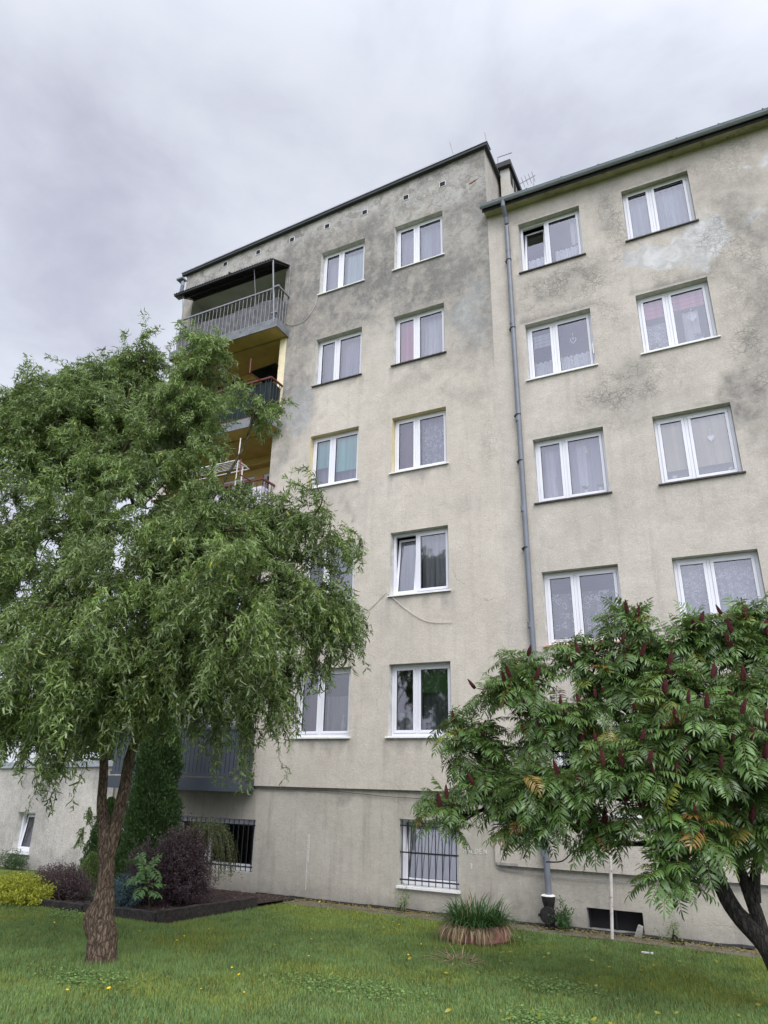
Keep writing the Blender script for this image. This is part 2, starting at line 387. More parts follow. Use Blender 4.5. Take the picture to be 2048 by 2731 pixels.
def vnoise(x, z, seed=0):
    xi = np.floor(x).astype(int); zi = np.floor(z).astype(int); fx = x-xi; fz = z-zi
    fx = fx*fx*(3-2*fx); fz = fz*fz*(3-2*fz)
    def h(a, b):
        n = (a*374761393 + b*668265263 + seed*974711) & 0x7fffffff
        n = ((n ^ (n >> 13))*1274126177) & 0x7fffffff
        return ((n ^ (n >> 16)) & 0xffff)/65535.0
    return (h(xi, zi)*(1-fx)+h(xi+1, zi)*fx)*(1-fz) + (h(xi, zi+1)*(1-fx)+h(xi+1, zi+1)*fx)*fz
def fbm(x, z, seed=0, o=5):
    s = 0; a = .5
    for i in range(o): s = s + a*vnoise(x*2**i, z*2**i, seed+i); a *= .5
    return s/(1-.5**o)
# ------------------------------------------------------------------ walls
def facade(name, x0, x1, z0, ztop, holes, mats, parent, stain_shade_fn, step=.07, y=0.0, xfine=None, reveal=.30, revmat=None, revdepth=None):
    """front sheet (normal -y) with openings and their reveals. ztop: (left, right) heights. holes: (xa,xb,za,zb,mat index)"""
    xs = set([x0, x1]); zs = set([z0, 0.0 if z0 < 0 else z0]); zt = max(ztop)
    for h in holes: xs |= {h[0], h[1]}; zs |= {h[2], h[3]}
    zs.add(zt)
    def fill(s, st):
        s = sorted(s); out = []
        for a, b in zip(s[:-1], s[1:]):
            if b-a < 1e-6: continue
            n = max(1, int(round((b-a)/st))) if not (xfine and a >= xfine) else max(1, int(round((b-a)/.5)))
            out += [a+(b-a)*i/n for i in range(n)]
        return np.array(out+[s[-1]])
    X = fill(xs, step); xf = xfine; xfine = None; Z = fill(zs, step)
    XX, ZZ = np.meshgrid(X, Z, indexing='ij')
    tl = ztop[0] + (ztop[1]-ztop[0])*(XX-x0)/(x1-x0)
    top = ZZ >= min(ztop)-1.0
    lo = min(ztop)-1.0
    ZW = np.where(top, lo + (ZZ-lo)*(tl-lo)/(zt-lo), ZZ)
    col = stain_shade_fn(XX, ZW)
    nx, nz = len(X), len(Z); idx = np.arange(nx*nz).reshape(nx, nz)
    xc = (X[:-1]+X[1:])/2; zc = (Z[:-1]+Z[1:])/2
    keep = np.ones((nx-1, nz-1), bool)
    for h in holes: keep &= ~((xc[:, None] > h[0]) & (xc[:, None] < h[1]) & (zc[None] > h[2]) & (zc[None] < h[3]))
    a = idx[:-1, :-1][keep]; b = idx[1:, :-1][keep]; c_ = idx[1:, 1:][keep]; d = idx[:-1, 1:][keep]
    F_ = np.stack([a, b, c_, d], 1)
    V = np.stack([XX, np.full_like(XX, y), ZW], -1).reshape(-1, 3)
    o = npmesh(name, V, [F_], mats[0], parent)
    me = o.data
    at_ = me.color_attributes.new('stain_shade', 'FLOAT_COLOR', 'POINT'); at_.data.foreach_set('color', col.astype(np.float32).ravel())
    return o
def reveals(holes, depth, name, mats, parent, y=0.0):
    for h in holes:
        mb = MB()
        xa, xb, za, zb, mi = h[:5]; d = y+depth; y0 = y
        mb.quad((xa, y0, za), (xa, d, za), (xa, d, zb), (xa, y0, zb), mi)
        mb.quad((xb, y0, zb), (xb, d, zb), (xb, d, za), (xb, y0, za), mi)
        mb.quad((xa, y0, zb), (xa, d, zb), (xb, d, zb), (xb, y0, zb), mi)
        mb.quad((xa, y0, za), (xb, y0, za), (xb, d, za), (xa, d, za), mi)
        mb.build(name, mats, parent)
def blobs(X, Z, L, seed):
    """L: (px,py,rx_px,ry_px,value) ellipses with ragged edges, in print coordinates on the facade plane"""
    out = np.zeros_like(X)
    wx = (fbm(X*1.6, Z*1.6, seed)-.5)*1.1; wz = (fbm(X*1.6, Z*1.6, seed+50)-.5)*1.1
    wx += (fbm(X*6, Z*6, seed+9)-.5)*.35; wz += (fbm(X*6, Z*6, seed+19)-.5)*.35
    for px, py, rx, ry, v in L:
        c = at(px, py); m = (at(px+1, py)-c).length
        mz = (at(px, py+1)-c).length
        q = np.sqrt(((X+wx-c.x)/(rx*m))**2 + ((Z+wz-c.z)/(ry*mz))**2)
        out = np.maximum(out, v*np.clip((1.45-q)/.9, 0, 1))
    return out
AW = [(xa, xb, .657+2.8*k, 2.042+2.8*k, 1) for k in range(5) for xa, xb in ((-8.451, -7.111), (-6.234, -4.907))]
for i in (4, 5): AW[i] = AW[i][:4]+(2,)
BW = [(xa, xb, -.582+2.8*k, .81+2.8*k, 0) for k in range(5) for xa, xb in ((-3.026, -1.631), (-.719, .622))]
def sill_streak_shade(X, Z, holes, v=.75):  # dirt streaks below each sill, with the sill's shade painted in
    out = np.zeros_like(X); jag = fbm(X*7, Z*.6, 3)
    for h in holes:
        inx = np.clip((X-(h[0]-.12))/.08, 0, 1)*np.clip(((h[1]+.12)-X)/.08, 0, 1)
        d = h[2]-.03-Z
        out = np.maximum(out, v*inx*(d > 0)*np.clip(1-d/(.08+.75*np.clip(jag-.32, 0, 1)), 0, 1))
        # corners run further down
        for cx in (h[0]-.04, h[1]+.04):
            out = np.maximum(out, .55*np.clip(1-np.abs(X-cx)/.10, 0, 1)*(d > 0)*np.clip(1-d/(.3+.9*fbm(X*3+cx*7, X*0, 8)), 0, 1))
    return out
def stain_shade_A(X, Z):
    Rr = blobs(X, Z, [(1030, 430, 80, 130, 1), (1010, 560, 110, 90, .95), (1040, 650, 60, 120, .85), (900, 640, 80, 60, .85), (790, 655, 110, 50, .8), (650, 690, 50, 100, .75), (820, 540, 60, 60, .7), (860, 600, 60, 40, .8),
                      (640, 560, 60, 55, .5), (560, 560, 80, 40, .35), (760, 480, 150, 45, .38), (930, 400, 130, 60, .6), (985, 470, 60, 60, .7), (830, 590, 40, 40, .55), (630, 860, 45, 85, .85),
                      (640, 760, 40, 70, .55), (610, 960, 25, 70, .6), (1000, 720, 60, 45, .55), (900, 830, 50, 18, .28), (765, 1120, 8, 14, .9), (765, 1080, 10, 60, .4), (1010, 840, 40, 22, .32),
                      (980, 1085, 60, 20, .15), (1030, 920, 24, 60, .18), (735, 1060, 100, 40, .12), (800, 1150, 40, 90, .08), (580, 1100, 20, 160, .35), (950, 940, 60, 40, .1), (960, 770, 70, 22, .3)], 5)
    Rr = np.maximum(Rr, 1.0*np.clip((Z-9.0+2.4*(fbm(X*.9, Z*.9, 44)-.5)+.28*(X+6))/2.2, 0, 1)*(.5+.8*fbm(X*1.2, Z*1.2, 91)))
    Rr = np.maximum(Rr, sill_streak_shade(X, Z, AW))
    Rr = np.maximum(Rr, .5*np.clip((Z-13.9)/.9, 0, 1)*(fbm(X*2, Z*1, 77) > .35))
    Bb = blobs(X, Z, [(1025, 665, 48, 85, .8), (645, 875, 36, 55, .9), (625, 900, 30, 30, .8), (1240, 1290, 1, 1, 0)], 15)
    Gg = blobs(X, Z, [(930, 420, 160, 70, .9), (700, 500, 160, 70, .8), (800, 600, 60, 50, .7), (640, 700, 60, 90, .7), (900, 620, 60, 60, .6), (1040, 420, 40, 60, .8), (1060, 930, 30, 90, .5), (660, 1000, 40, 40, .4),
                      (900, 830, 80, 60, .3), (500, 590, 120, 40, .8)], 25)
    Aa = blobs(X, Z, [(760, 460, 160, 34, 1), (560, 545, 120, 30, .9), (960, 420, 90, 38, .9), (890, 450, 60, 40, .7), (1010, 500, 40, 40, .5), (450, 590, 60, 24, .8), (870, 740, 70, 40, .4)], 35)
    Rr = Rr*(1-.45*np.clip(Bb*1.4-.3, 0, 1))
    return np.stack([Rr, Gg, Bb, Aa], -1)
def stain_shade_B(X, Z):
    Rr = blobs(X, Z, [(1615, 850, 60, 45, .8), (1640, 640, 40, 70, .6), (1620, 470, 60, 60, .6), (1560, 400, 60, 50, .35), (1200, 610, 80, 30, .45), (1320, 450, 30, 70, .35), (1370, 870, 60, 40, .25), (1440, 850, 60, 30, .2), (1640, 740, 40, 50, .5), (1350, 850, 40, 60, .35),
                      (1400, 820, 30, 18, .55), (1210, 640, 70, 18, .28), (1530, 600, 60, 25, .35), (1640, 960, 30, 120, .4), (1120, 520, 14, 60, .3), (1500, 1100, 130, 20, .12), (1300, 1150, 100, 30, .08)], 6)
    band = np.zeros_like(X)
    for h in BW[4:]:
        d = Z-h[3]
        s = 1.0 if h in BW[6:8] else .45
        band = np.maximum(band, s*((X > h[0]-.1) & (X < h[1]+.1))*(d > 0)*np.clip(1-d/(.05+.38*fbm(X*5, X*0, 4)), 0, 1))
    Rr = np.maximum(Rr, band); Rr = np.maximum(Rr, sill_streak_shade(X, Z, BW, .35)*.6)
    Bb = blobs(X, Z, [(1450, 545, 110, 34, 1.2), (1535, 505, 42, 38, 1.2), (1380, 565, 36, 32, 1.2), (1625, 335, 22, 16, .8), (1640, 465, 22, 16, .6), (1165, 640, 20, 20, 0)], 16)
    Gg = blobs(X, Z, [(1220, 620, 110, 45, 1), (1330, 480, 40, 80, .9), (1560, 500, 70, 60, .8), (1310, 700, 45, 60, .8), (1340, 840, 90, 50, 1), (1600, 600, 70, 90, .7), (1600, 330, 60, 60, .6), (1640, 760, 50, 110, .8),
                      (1160, 520, 20, 40, .4), (1440, 600, 60, 30, .5), (1440, 400, 300, 14, .5), (1290, 880, 60, 30, .5)], 26)
    return np.stack([.9*Rr*(1-.6*Bb), Gg, Bb, Gg*0], -1)
def stain_shade_base(X, Z):
    foot = np.clip((-1.95-Z+.35*(fbm(X*1.7, Z*1.7, 31)-.5))/.45, 0, 1)*.75
    d = -.30-Z; lead = ((X > -9.3) & (X < -4.15))*np.clip(1-d/(.10+.6*np.clip(fbm(X*3.3, X*0, 2)-.35, 0, 1)), 0, 1)*.55
    d2 = -1.44-Z; lead2 = (X > -4.15)*(d2 > 0)*np.clip(1-d2/(.12+.5*np.clip(fbm(X*3.3, X*0, 12)-.3, 0, 1)), 0, 1)*.5
    under = ((X < -9.3))*np.clip((Z+1.05)/.4, 0, 1)*.3  # soft shade beneath the lowest balcony, painted into the wall colour
    Rr = np.maximum(np.maximum(foot, lead), np.maximum(lead2, under))
    Rr = np.maximum(Rr, blobs(X, Z, [(1150, 1960, 60, 60, .4), (1250, 1900, 80, 50, .3), (760, 1720, 14, 30, .6), (1030, 1960, 40, 60, .35)], 41))
    Bb = blobs(X, Z, [(663, 1830, 2.5, 26, .9)], 3)*0
    return np.stack([Rr, Rr*0+.12, Bb, Rr*0], -1)
def stain_annex(X, Z):
    Rr = np.clip((fbm(X*.8, Z*.8, 61)-.46)*3, 0, .5)
    Rr = np.maximum(Rr, blobs(X, Z, [(75, 1700, 60, 40, .7), (20, 1700, 40, 80, .5), (60, 1860, 60, 22, .7), (130, 1880, 80, 12, .5), (30, 1870, 12, 40, .5)], 42))
    return np.stack([Rr, Rr*0+.25, Rr*0, Rr*0+.1], -1)
# ---- tall building
A = empty('apartment_building', 'taller grey rendered apartment block with balconies on its left and dark stained top', 'building')
XA0, XA1 = -13.35, -3.75
LOG = (-12.98, -9.6)
def slabz(k): return -.22+2.8*k       # balcony floor top
loghole = (LOG[0], LOG[1], slabz(0)+.02, 13.22, 3)
main_holes = AW + [loghole]
wallA = facade('wall', XA0, XA1, -.30, (14.23, 14.75), main_holes, [PL_A], A, stain_shade_A)
reveals(AW, .20, 'window_reveal', [PL_A, REVEAL, REV_Y], A)
# basement, set back 6 cm behind the render above
BH = [(-11.40, -9.27, -1.92, -.95, 0), (-6.0, -4.84, -1.89, -.80, 0)]
base = facade('basement_wall', XA0, -3.75, -2.75, (-.30, -.30), BH, [PL_BASE], A, stain_shade_base, y=.06)
reveals(BH, .22, 'window_reveal', [REVEAL], A, y=.06)
mb = MB(); mb.quad((XA0, 0, -.30), (XA0, .06, -.30), (-4.15, .06, -.30), (-4.15, 0, -.30)); mb.build('render_edge', CONC, A)
# side and back walls, roof
def sidewall(nm, x, y0, y1, z0, z1, parent, mat, flip=False):
    ys = np.linspace(y0, y1, 60); zz = np.linspace(z0, z1, 120); YY, ZZ = np.meshgrid(ys, zz, indexing='ij')
    idx = np.arange(YY.size).reshape(YY.shape); a, b, c_, d = idx[:-1, :-1].ravel(), idx[1:, :-1].ravel(), idx[1:, 1:].ravel(), idx[:-1, 1:].ravel()
    Fq = np.stack([a, b, c_, d], 1) if not flip else np.stack([a, d, c_, b], 1)
    o = npmesh(nm, np.stack([np.full_like(YY, x), YY, ZZ], -1).reshape(-1, 3), [Fq], mat, parent)
    s = np.clip(.35+.9*(fbm(YY*3.2, ZZ*.8, 5)-.4), 0, .9)*np.clip((ZZ-11)/1.5, .25, 1)
    t = o.data.color_attributes.new('stain_shade', 'FLOAT_COLOR', 'POINT')
    t.data.foreach_set('color', np.stack([s, s*0+.3, s*0, s*0+.3], -1).astype(np.float32).ravel()); return o
sidewall('side_wall', XA1, 0, 11, 12.3, 14.75, A, PL_A)
sidewall('side_wall', XA0, 0, 11, -2.7, 14.23, A, PL_A, True)
mb = MB(); mb.quad((XA1, 11, -2.7), (XA0, 11, -2.7), (XA0, 11, 14.23), (XA1, 11, 14.75)); mb.build('rear_wall', PL_A, A)
def zroof(x): return 14.23+.52*(x-XA0)/(XA1-XA0)
mb = MB()
mb.hexa([(XA0-.02, -.02, zroof(XA0)), (XA1+.02, -.02, zroof(XA1)), (XA1+.02, 11, zroof(XA1)), (XA0-.02, 11, zroof(XA0)),
         (XA0-.02, -.02, zroof(XA0)+.08), (XA1+.02, -.02, zroof(XA1)+.08), (XA1+.02, 11, zroof(XA1)+.08), (XA0-.02, 11, zroof(XA0)+.08)])
roofA = mb.build('roof', CONC, A)
mb = MB()     # sheet-metal parapet flashing, front and right
for (xa, xb, ya, yb) in ((XA0-.12, XA1+.10, -.11, -.02), (XA1+.02, XA1+.10, -.02, 11)):
    for n0, (za, zb) in enumerate(((-.02, .055),)):
        mb.hexa([(xa, ya, zroof(xa)+za), (xb, ya, zroof(xb)+za), (xb, yb, zroof(xb)+za), (xa, yb, zroof(xa)+za),
                 (xa, ya, zroof(xa)+zb), (xb, ya, zroof(xb)+zb), (xb, yb, zroof(xb)+zb), (xa, yb, zroof(xa)+zb)])
mb.build('parapet_flashing', FLASH, roofA)
mb = MB(); xa, xb = XA0-.14, XA1+.12
mb.hexa([(xa, -.13, zroof(xa)+.058), (xb, -.13, zroof(xb)+.058), (xb, -.111, zroof(xb)+.058), (xa, -.111, zroof(xa)+.058),
         (xa, -.13, zroof(xa)+.095), (xb, -.13, zroof(xb)+.095), (xb, .2, zroof(xb)+.095), (xa, .2, zroof(xa)+.095)])
mb.build('parapet_cap', FLASHL, roofA)
for p0, p1 in (((-4.55, .05, zroof(-4.55)+.1), (-4.68, .05, 15.48)), ((-3.68, 0, zroof(-3.7)+.1), (-3.71, 0, 15.28)), ((-3.70, 1, 15.42), (-3.30, 1, 15.40))):
    mb = MB(); mb.tube([p0, p1], .011, 6)
    if p0[1] == 1: mb.tube([(-3.69, 1, 14.8), (-3.69, 1, 15.44)], .012, 6)
    mb.build('lightning_rod', GALV, roofA)
# attic vents
for px, py in ((487, 571), (558, 545), (631, 518), (707, 489), (788, 459), (877, 427), (956, 398)):
    p = at(px, py); w = .072
    mb = MB(); t = .011
    for (a, b, c_, d) in ((-w-t, w+t, w, w+t), (-w-t, w+t, -w-t, -w), (-w-t, -w, -w, w), (w, w+t, -w, w)): mb.box(p.x+a, p.x+b, -.012, -.001, p.z+c_, p.z+d)
    v = mb.build('attic_vent', PVC, A)
    mb = MB(); mb.box(p.x-w, p.x+w, -.006, -.0005, p.z-w, p.z+w); mb.build('vent_grille', BLACK, v)
# spalled patch showing brick
mb = MB(); c0 = at(1022, 393)
pts = [(c0.x+.09*math.cos(a)*(1+.3*math.sin(3*a)), -.003, c0.z+.028*math.sin(a)*(1+.3*math.cos(2*a))+.03*math.cos(a)) for a in np.linspace(0, 2*math.pi, 16)[:-1]]
mb.prism(pts, (0, -.006, 0)); mb.build('exposed_brick', BRICKR, A)
# chimney
mb = MB(); mb.box(-3.66, -3.42, 1.05, 2.35, 12.5, 14.98); ch = mb.build('chimney', PL_A, A)
mb = MB(); mb.box(-3.76, -3.34, .93, 2.48, 14.98, 15.14); mb.build('chimney_cap', CAST, ch)
mb = MB()
for i in range(4): mb.box(-3.4195, -3.41, 1.15+.3*i, 1.35+.3*i, 14.55, 14.9)
mb.build('flue_opening', BLACK, ch)
# interior floors
mb = MB()
for k in range(6):
    z = slabz(k)-.18
    mb.box(XA0+.02, XA1-.02, 1.32, 10.9, z, z+.16); mb.box(LOG[1]+.14, XA1-.02, .31, 1.32, z, z+.16)
mb.box(XA0+.02, XA1-.02, .29, 10.9, -2.6, -2.5)
mb.build('interior_floor', INTER, A)
mb = MB(); mb.box(XA0+.02, XA1-.02, 4.0, 4.1, -2.5, 14.1); mb.box(-6.75, -6.65, .31, 4.0, -2.5, 14.1); mb.build('interior_wall', INTER, A)
# ---- loggia shells
for k in range(5):
    z0 = slabz(k); z1 = slabz(k+1)-.18 if k < 4 else 13.22
    cm_ = {0: LOGGIA_W, 1: OCHRE, 2: OCHRE, 3: OCHRE, 4: LOGGIA_W}[k]
    mb = MB(); d = 1.25
    mb.quad((LOG[0], 0, z0), (LOG[0], d, z0), (LOG[0], d, z1), (LOG[0], 0, z1)); mb.quad((LOG[1], d, z0), (LOG[1], 0, z0), (LOG[1], 0, z1), (LOG[1], d, z1))
    # back wall around a window and a door
    ops = [(-12.5, -11.05, z0+.9, z0+2.2), (-10.75, -9.85, z0+.06, z0+2.2)]
    xs = [LOG[0], -12.5, -11.05, -10.75, -9.85, LOG[1]]
    for a, b in ((0, 1), (2, 3), (4, 5)): mb.quad((xs[a], d, z0), (xs[b], d, z0), (xs[b], d, z1), (xs[a], d, z1))
    for (xa, xb, za, zb) in ops:
        mb.quad((xa, d, zb), (xb, d, zb), (xb, d, z1), (xa, d, z1)); mb.quad((xa, d, z0), (xb, d, z0), (xb, d, za), (xa, d, za))
    mb.quad((LOG[0], d, z1-.001), (LOG[1], d, z1-.001), (LOG[1], 0, z1-.001), (LOG[0], 0, z1-.001))
    mb.box(LOG[0]+.001, LOG[1]-.001, d-.22, d-.001, z1-.22, z1-.002)      # lintel beam
    lg = mb.build('loggia_lining', cm_, A)
    for (xa, xb, za, zb), nm in zip(ops, ('balcony_window', 'balcony_door')):
        f = MB(); t = .07
        for q in ((xa, xb, zb-t, zb), (xa, xb, za, za+t)): f.box(q[0], q[1], d+.02, d+.08, q[2], q[3])
        for q in ((xa, xa+t), (xb-t, xb), ((xa+xb)/2-.05, (xa+xb)/2+.05)) if nm == 'balcony_window' else ((xa, xa+t+.03), (xb-t-.03, xb)): f.box(q[0], q[1], d+.02, d+.08, za+t, zb-t)
        if nm == 'balcony_door': f.box(xa+t+.03, xb-t-.03, d+.03, d+.07, za+t, za+.6)
        fo = f.build(nm, PVC, A); q = MB(); q.quad((xa+t, d+.05, za+t), (xb-t, d+.05, za+t), (xb-t, d+.05, zb-t), (xa+t, d+.05, zb-t)); q.build('pane', GLASS, fo)
        cu = MB(); cu.quad((xa, d+.16, za), (xb, d+.16, za), (xb, d+.16, zb), (xa, d+.16, zb)); cu.build('curtain', SH_D, fo)
# cream painted strip right of the fourth-floor loggia
mb = MB(); mb.box(LOG[1]-.0, LOG[1]+.20, -.008, -.001, slabz(3)+.02, slabz(4)-.19); mb.build('painted_strip', CREAM, A)
SX0, SX1, SY = -13.02, -9.36, -.53
def balcony(k, slabm, soffit, kind):
    z = slabz(k); b = bpy.data.objects.new('balcony', None); C.objects.link(b); b.parent = A; b.location = (-11.2, 0, z)
    def add(mb, nm, mat, **kw): o = mb.build(nm, mat, b, **kw); o.matrix_parent_inverse = Matrix.Translation((11.2, 0, -z)); return o
    mb = MB(); mb.box(SX0, SX1, SY, 1.24, z-.155, z); mb.box(SX0-.02, SX1+.02, SY-.025, SY+.0, z-.19, z+.06); mb.box(SX1-.0, SX1+.022, SY, -.003, z-.19, z+.06); mb.box(SX0-.022, SX0, SY, -.003, z-.19, z+.06)
    add(mb, 'slab', slabm)
    mb = MB(); mb.box(SX0+.04, SX1-.04, SY+.04, -.003, z-.162, z-.156); add(mb, 'soffit', soffit)
    top = z+1.14; X0, X1, Yf = SX0+.07, SX1-.06, SY+.05
    if kind == 'slats':
        mb = MB(); n = 33; w = (X1-X0)/n
        for i in range(n):
            mb.box(X0+i*w, X0+i*w+w*.86, Yf-.012, Yf+.012, z+.16, top-.13)
        for i in range(4): mb.box(X1-.012, X1+.012, Yf+.03+i*.115, Yf+.03+i*.115+.098, z+.16, top-.13); mb.box(X0-.012, X0+.012, Yf+.03+i*.115, Yf+.03+i*.115+.098, z+.16, top-.13)
        add(mb, 'slat_panel', SLATE)
        mb = MB(); mb.box(X0-.03, X1+.03, Yf-.03, Yf+.03, top-.13, top-.07); mb.box(X0-.03, X1+.03, Yf-.03, Yf+.03, z+.09, z+.16)
        mb.box(X1-.03, X1+.03, Yf+.03, -.005, top-.13, top-.07); mb.box(X1-.03, X1+.03, Yf+.03, -.005, z+.09, z+.16)
        mb.box(X0-.03, X0+.03, Yf+.03, -.005, top-.13, top-.07); mb.box(X0-.03, X0+.03, Yf+.03, -.005, z+.09, z+.16)
        add(mb, 'railing', SLATE); return b
    rm = GALV if kind == 'grey' else RAILR; bm_ = GALV if kind == 'grey' else IRON
    mb = MB(); hr = .022
    mb.box(X0-hr, X1+hr, Yf-hr, Yf+hr, top-.03, top+.015); mb.box(X1-hr, X1+hr, Yf+hr, -.003, top-.03, top+.015); mb.box(X0-hr, X0+hr, Yf+hr, -.003, top-.03, top+.015)
    mb.box(X0-.012, X1+.012, Yf-.012, Yf+.012, z+.10, z+.13); mb.box(X1-.012, X1+.012, Yf+.013, -.003, z+.10, z+.13); mb.box(X0-.012, X0+.012, Yf+.013, -.003, z+.10, z+.13)
    add(mb, 'railing', rm)
    mb = MB(); n = 27 if kind == 'grey' else 22
    for i in range(n+1): mb.tube([(X0+(X1-X0)*i/n, Yf-.001, z+.03 if i % 9 == 0 else z+.131), (X0+(X1-X0)*i/n, Yf-.001, top-.031)], .0075, 6)
    for i in range(1, 4):
        for x in (X0, X1): mb.tube([(x, Yf+(0-Yf)*i/4, z+.131), (x, Yf+(0-Yf)*i/4, top-.031)], .0085, 6)
    add(mb, 'baluster', bm_)
    # screen inside the railing
    sm = {'grey': MAT_GREY, 'dark': MAT_GREEN, 'lilac': MAT_LILAC}[kind]
    hs = {'grey': .80, 'dark': 1.04, 'lilac': .95}[kind]
    xs = np.linspace(X0+.03, X1-.03, 90); V = []; Fc = []
    path = [(x, Yf+.045) for x in xs] + [(X1-.05, Yf+.045+(0-Yf-.05)*i/8) for i in range(1, 9)]
    rows = 9
    for i, (x, y_) in enumerate(path):
        ht = hs + (.13*(fbm(np.array([x*1.6]), np.array([k*3.0]), 4)[0]-.5) + .10*(x-X0)/(X1-X0) - .05 if kind == 'grey' else 0)
        for j in range(rows):
            zz = z+.03+(ht)*j/(rows-1); w_ = (.012 if kind != 'lilac' else .002)*math.sin(x*31+j*.9)+.008*math.sin(x*9+j*2.4)
            V.append((x, y_+w_, zz))
    for i in range(len(path)-1):
        for j in range(rows-1): a0 = i*rows+j; Fc.append((a0, a0+rows, a0+rows+1, a0+1))
    mb = MB(); mb.v = V; mb.f = Fc; mb.m = [0]*len(Fc); add(mb, 'privacy_screen', sm, smooth=True)
    if kind in ('dark', 'lilac'):      # bracket for a clothes line
        x = X1-.35; mb = MB(); mb.tube([(x, Yf, top), (x-.05, Yf-.38, top+.02), (x-.05, Yf-.38, top+.42)], .018, 6); add(mb, 'line_bracket', rm)
    return b
balcony(0, SLATE, SLABM, 'slats'); balcony(1, SLABM, LOGGIA_W, 'lilac')
balcony(2, SLABM, OCHRE, 'lilac'); balcony(3, SLABM, OCHRE, 'dark'); b5 = balcony(4, SLABM, OCHRE, 'grey')
# awning over the top balcony
aw = bpy.data.objects.new('awning', None); C.objects.link(aw); aw.parent = A
xa, xb, ya, za, zb = -12.95, -9.48, -.80, 12.84, 13.22
V = []; n = 200; mb = MB()
for i in range(n+1):
    x = xa+(xb-xa)*i/n; r = .022*math.sin(i/n*2*math.pi*40)
    V += [(x, ya, za+r), (x, 0-.004, zb+r), (x, ya, za+r-.008), (x, -.004, zb+r-.008)]
for i in range(n): k = 4*i; mb.f += [(k, k+4, k+5, k+1), (k+3, k+7, k+6, k+2), (k, k+2, k+6, k+4)]; mb.m += [0, 0, 0]
mb.v = V; mb.build('corrugated_sheet', CORR, aw)
mb = MB()
for t in (.03, .5, .97):
    y_ = ya*(1-t)+0*t; zz = za*(1-t)+zb*t-.05; mb.box(xa+.02, xb-.02, y_-.02 if t < .9 else -.06, y_+.02 if t < .9 else -.02, zz-.03, zz+.0)
for x in (xa+.03, -11.8, -10.65, xb-.05): mb.bar((x, ya+.04, za-.05), (x, -.03, zb-.06), .035)
mb.build('awning_frame', IRON, aw)
mb = MB(); top = slabz(4)+1.14
mb.tube([(-9.46, SY+.0, slabz(4)-.05), (-9.5, ya+.06, za-.02)], .022, 8); mb.tube([(-12.72, SY+.07, top-.5), (-12.68, ya+.1, za-.05)], .010, 6); mb.tube([(-10.15, SY+.07, top-.5), (-10.15, ya+.1, za-.05)], .010, 6)
mb.tube([(-9.44, -.03, slabz(4)+.9), (-9.44, -.03, zb-.1)], .010, 6)
for zz in (top-.02, slabz(4)+.28): mb.box(-9.56, -9.38, SY-.03, SY+.03, zz-.025, zz+.025)
mb.build('awning_pole', GALV, aw)
# hopper and short pipe at the top left corner
mb = MB(); mb.tube([(XA0-.10, -.06, 14.02), (XA0-.05, -.10, 13.92), (XA0-.02, -.12, 13.78), (XA0-.06, -.10, 13.60), (XA0-.08, -.06, 13.48)], .055, 10)
mb.box(XA0-.24, XA0+.0, -.20, -.0, 14.02, 14.07); mb.box(XA0-.26, XA0-.03, -.18, .04, 13.44, 13.50); mb.build('roof_drain', PIPE, A, smooth=False)
mb = MB(); p = at(500, 598); mb.tube([(p.x+.1, .02, p.z), (p.x+.02, -.16, p.z+.02)], .04, 10); mb.build('overflow_pipe', IRON, A)
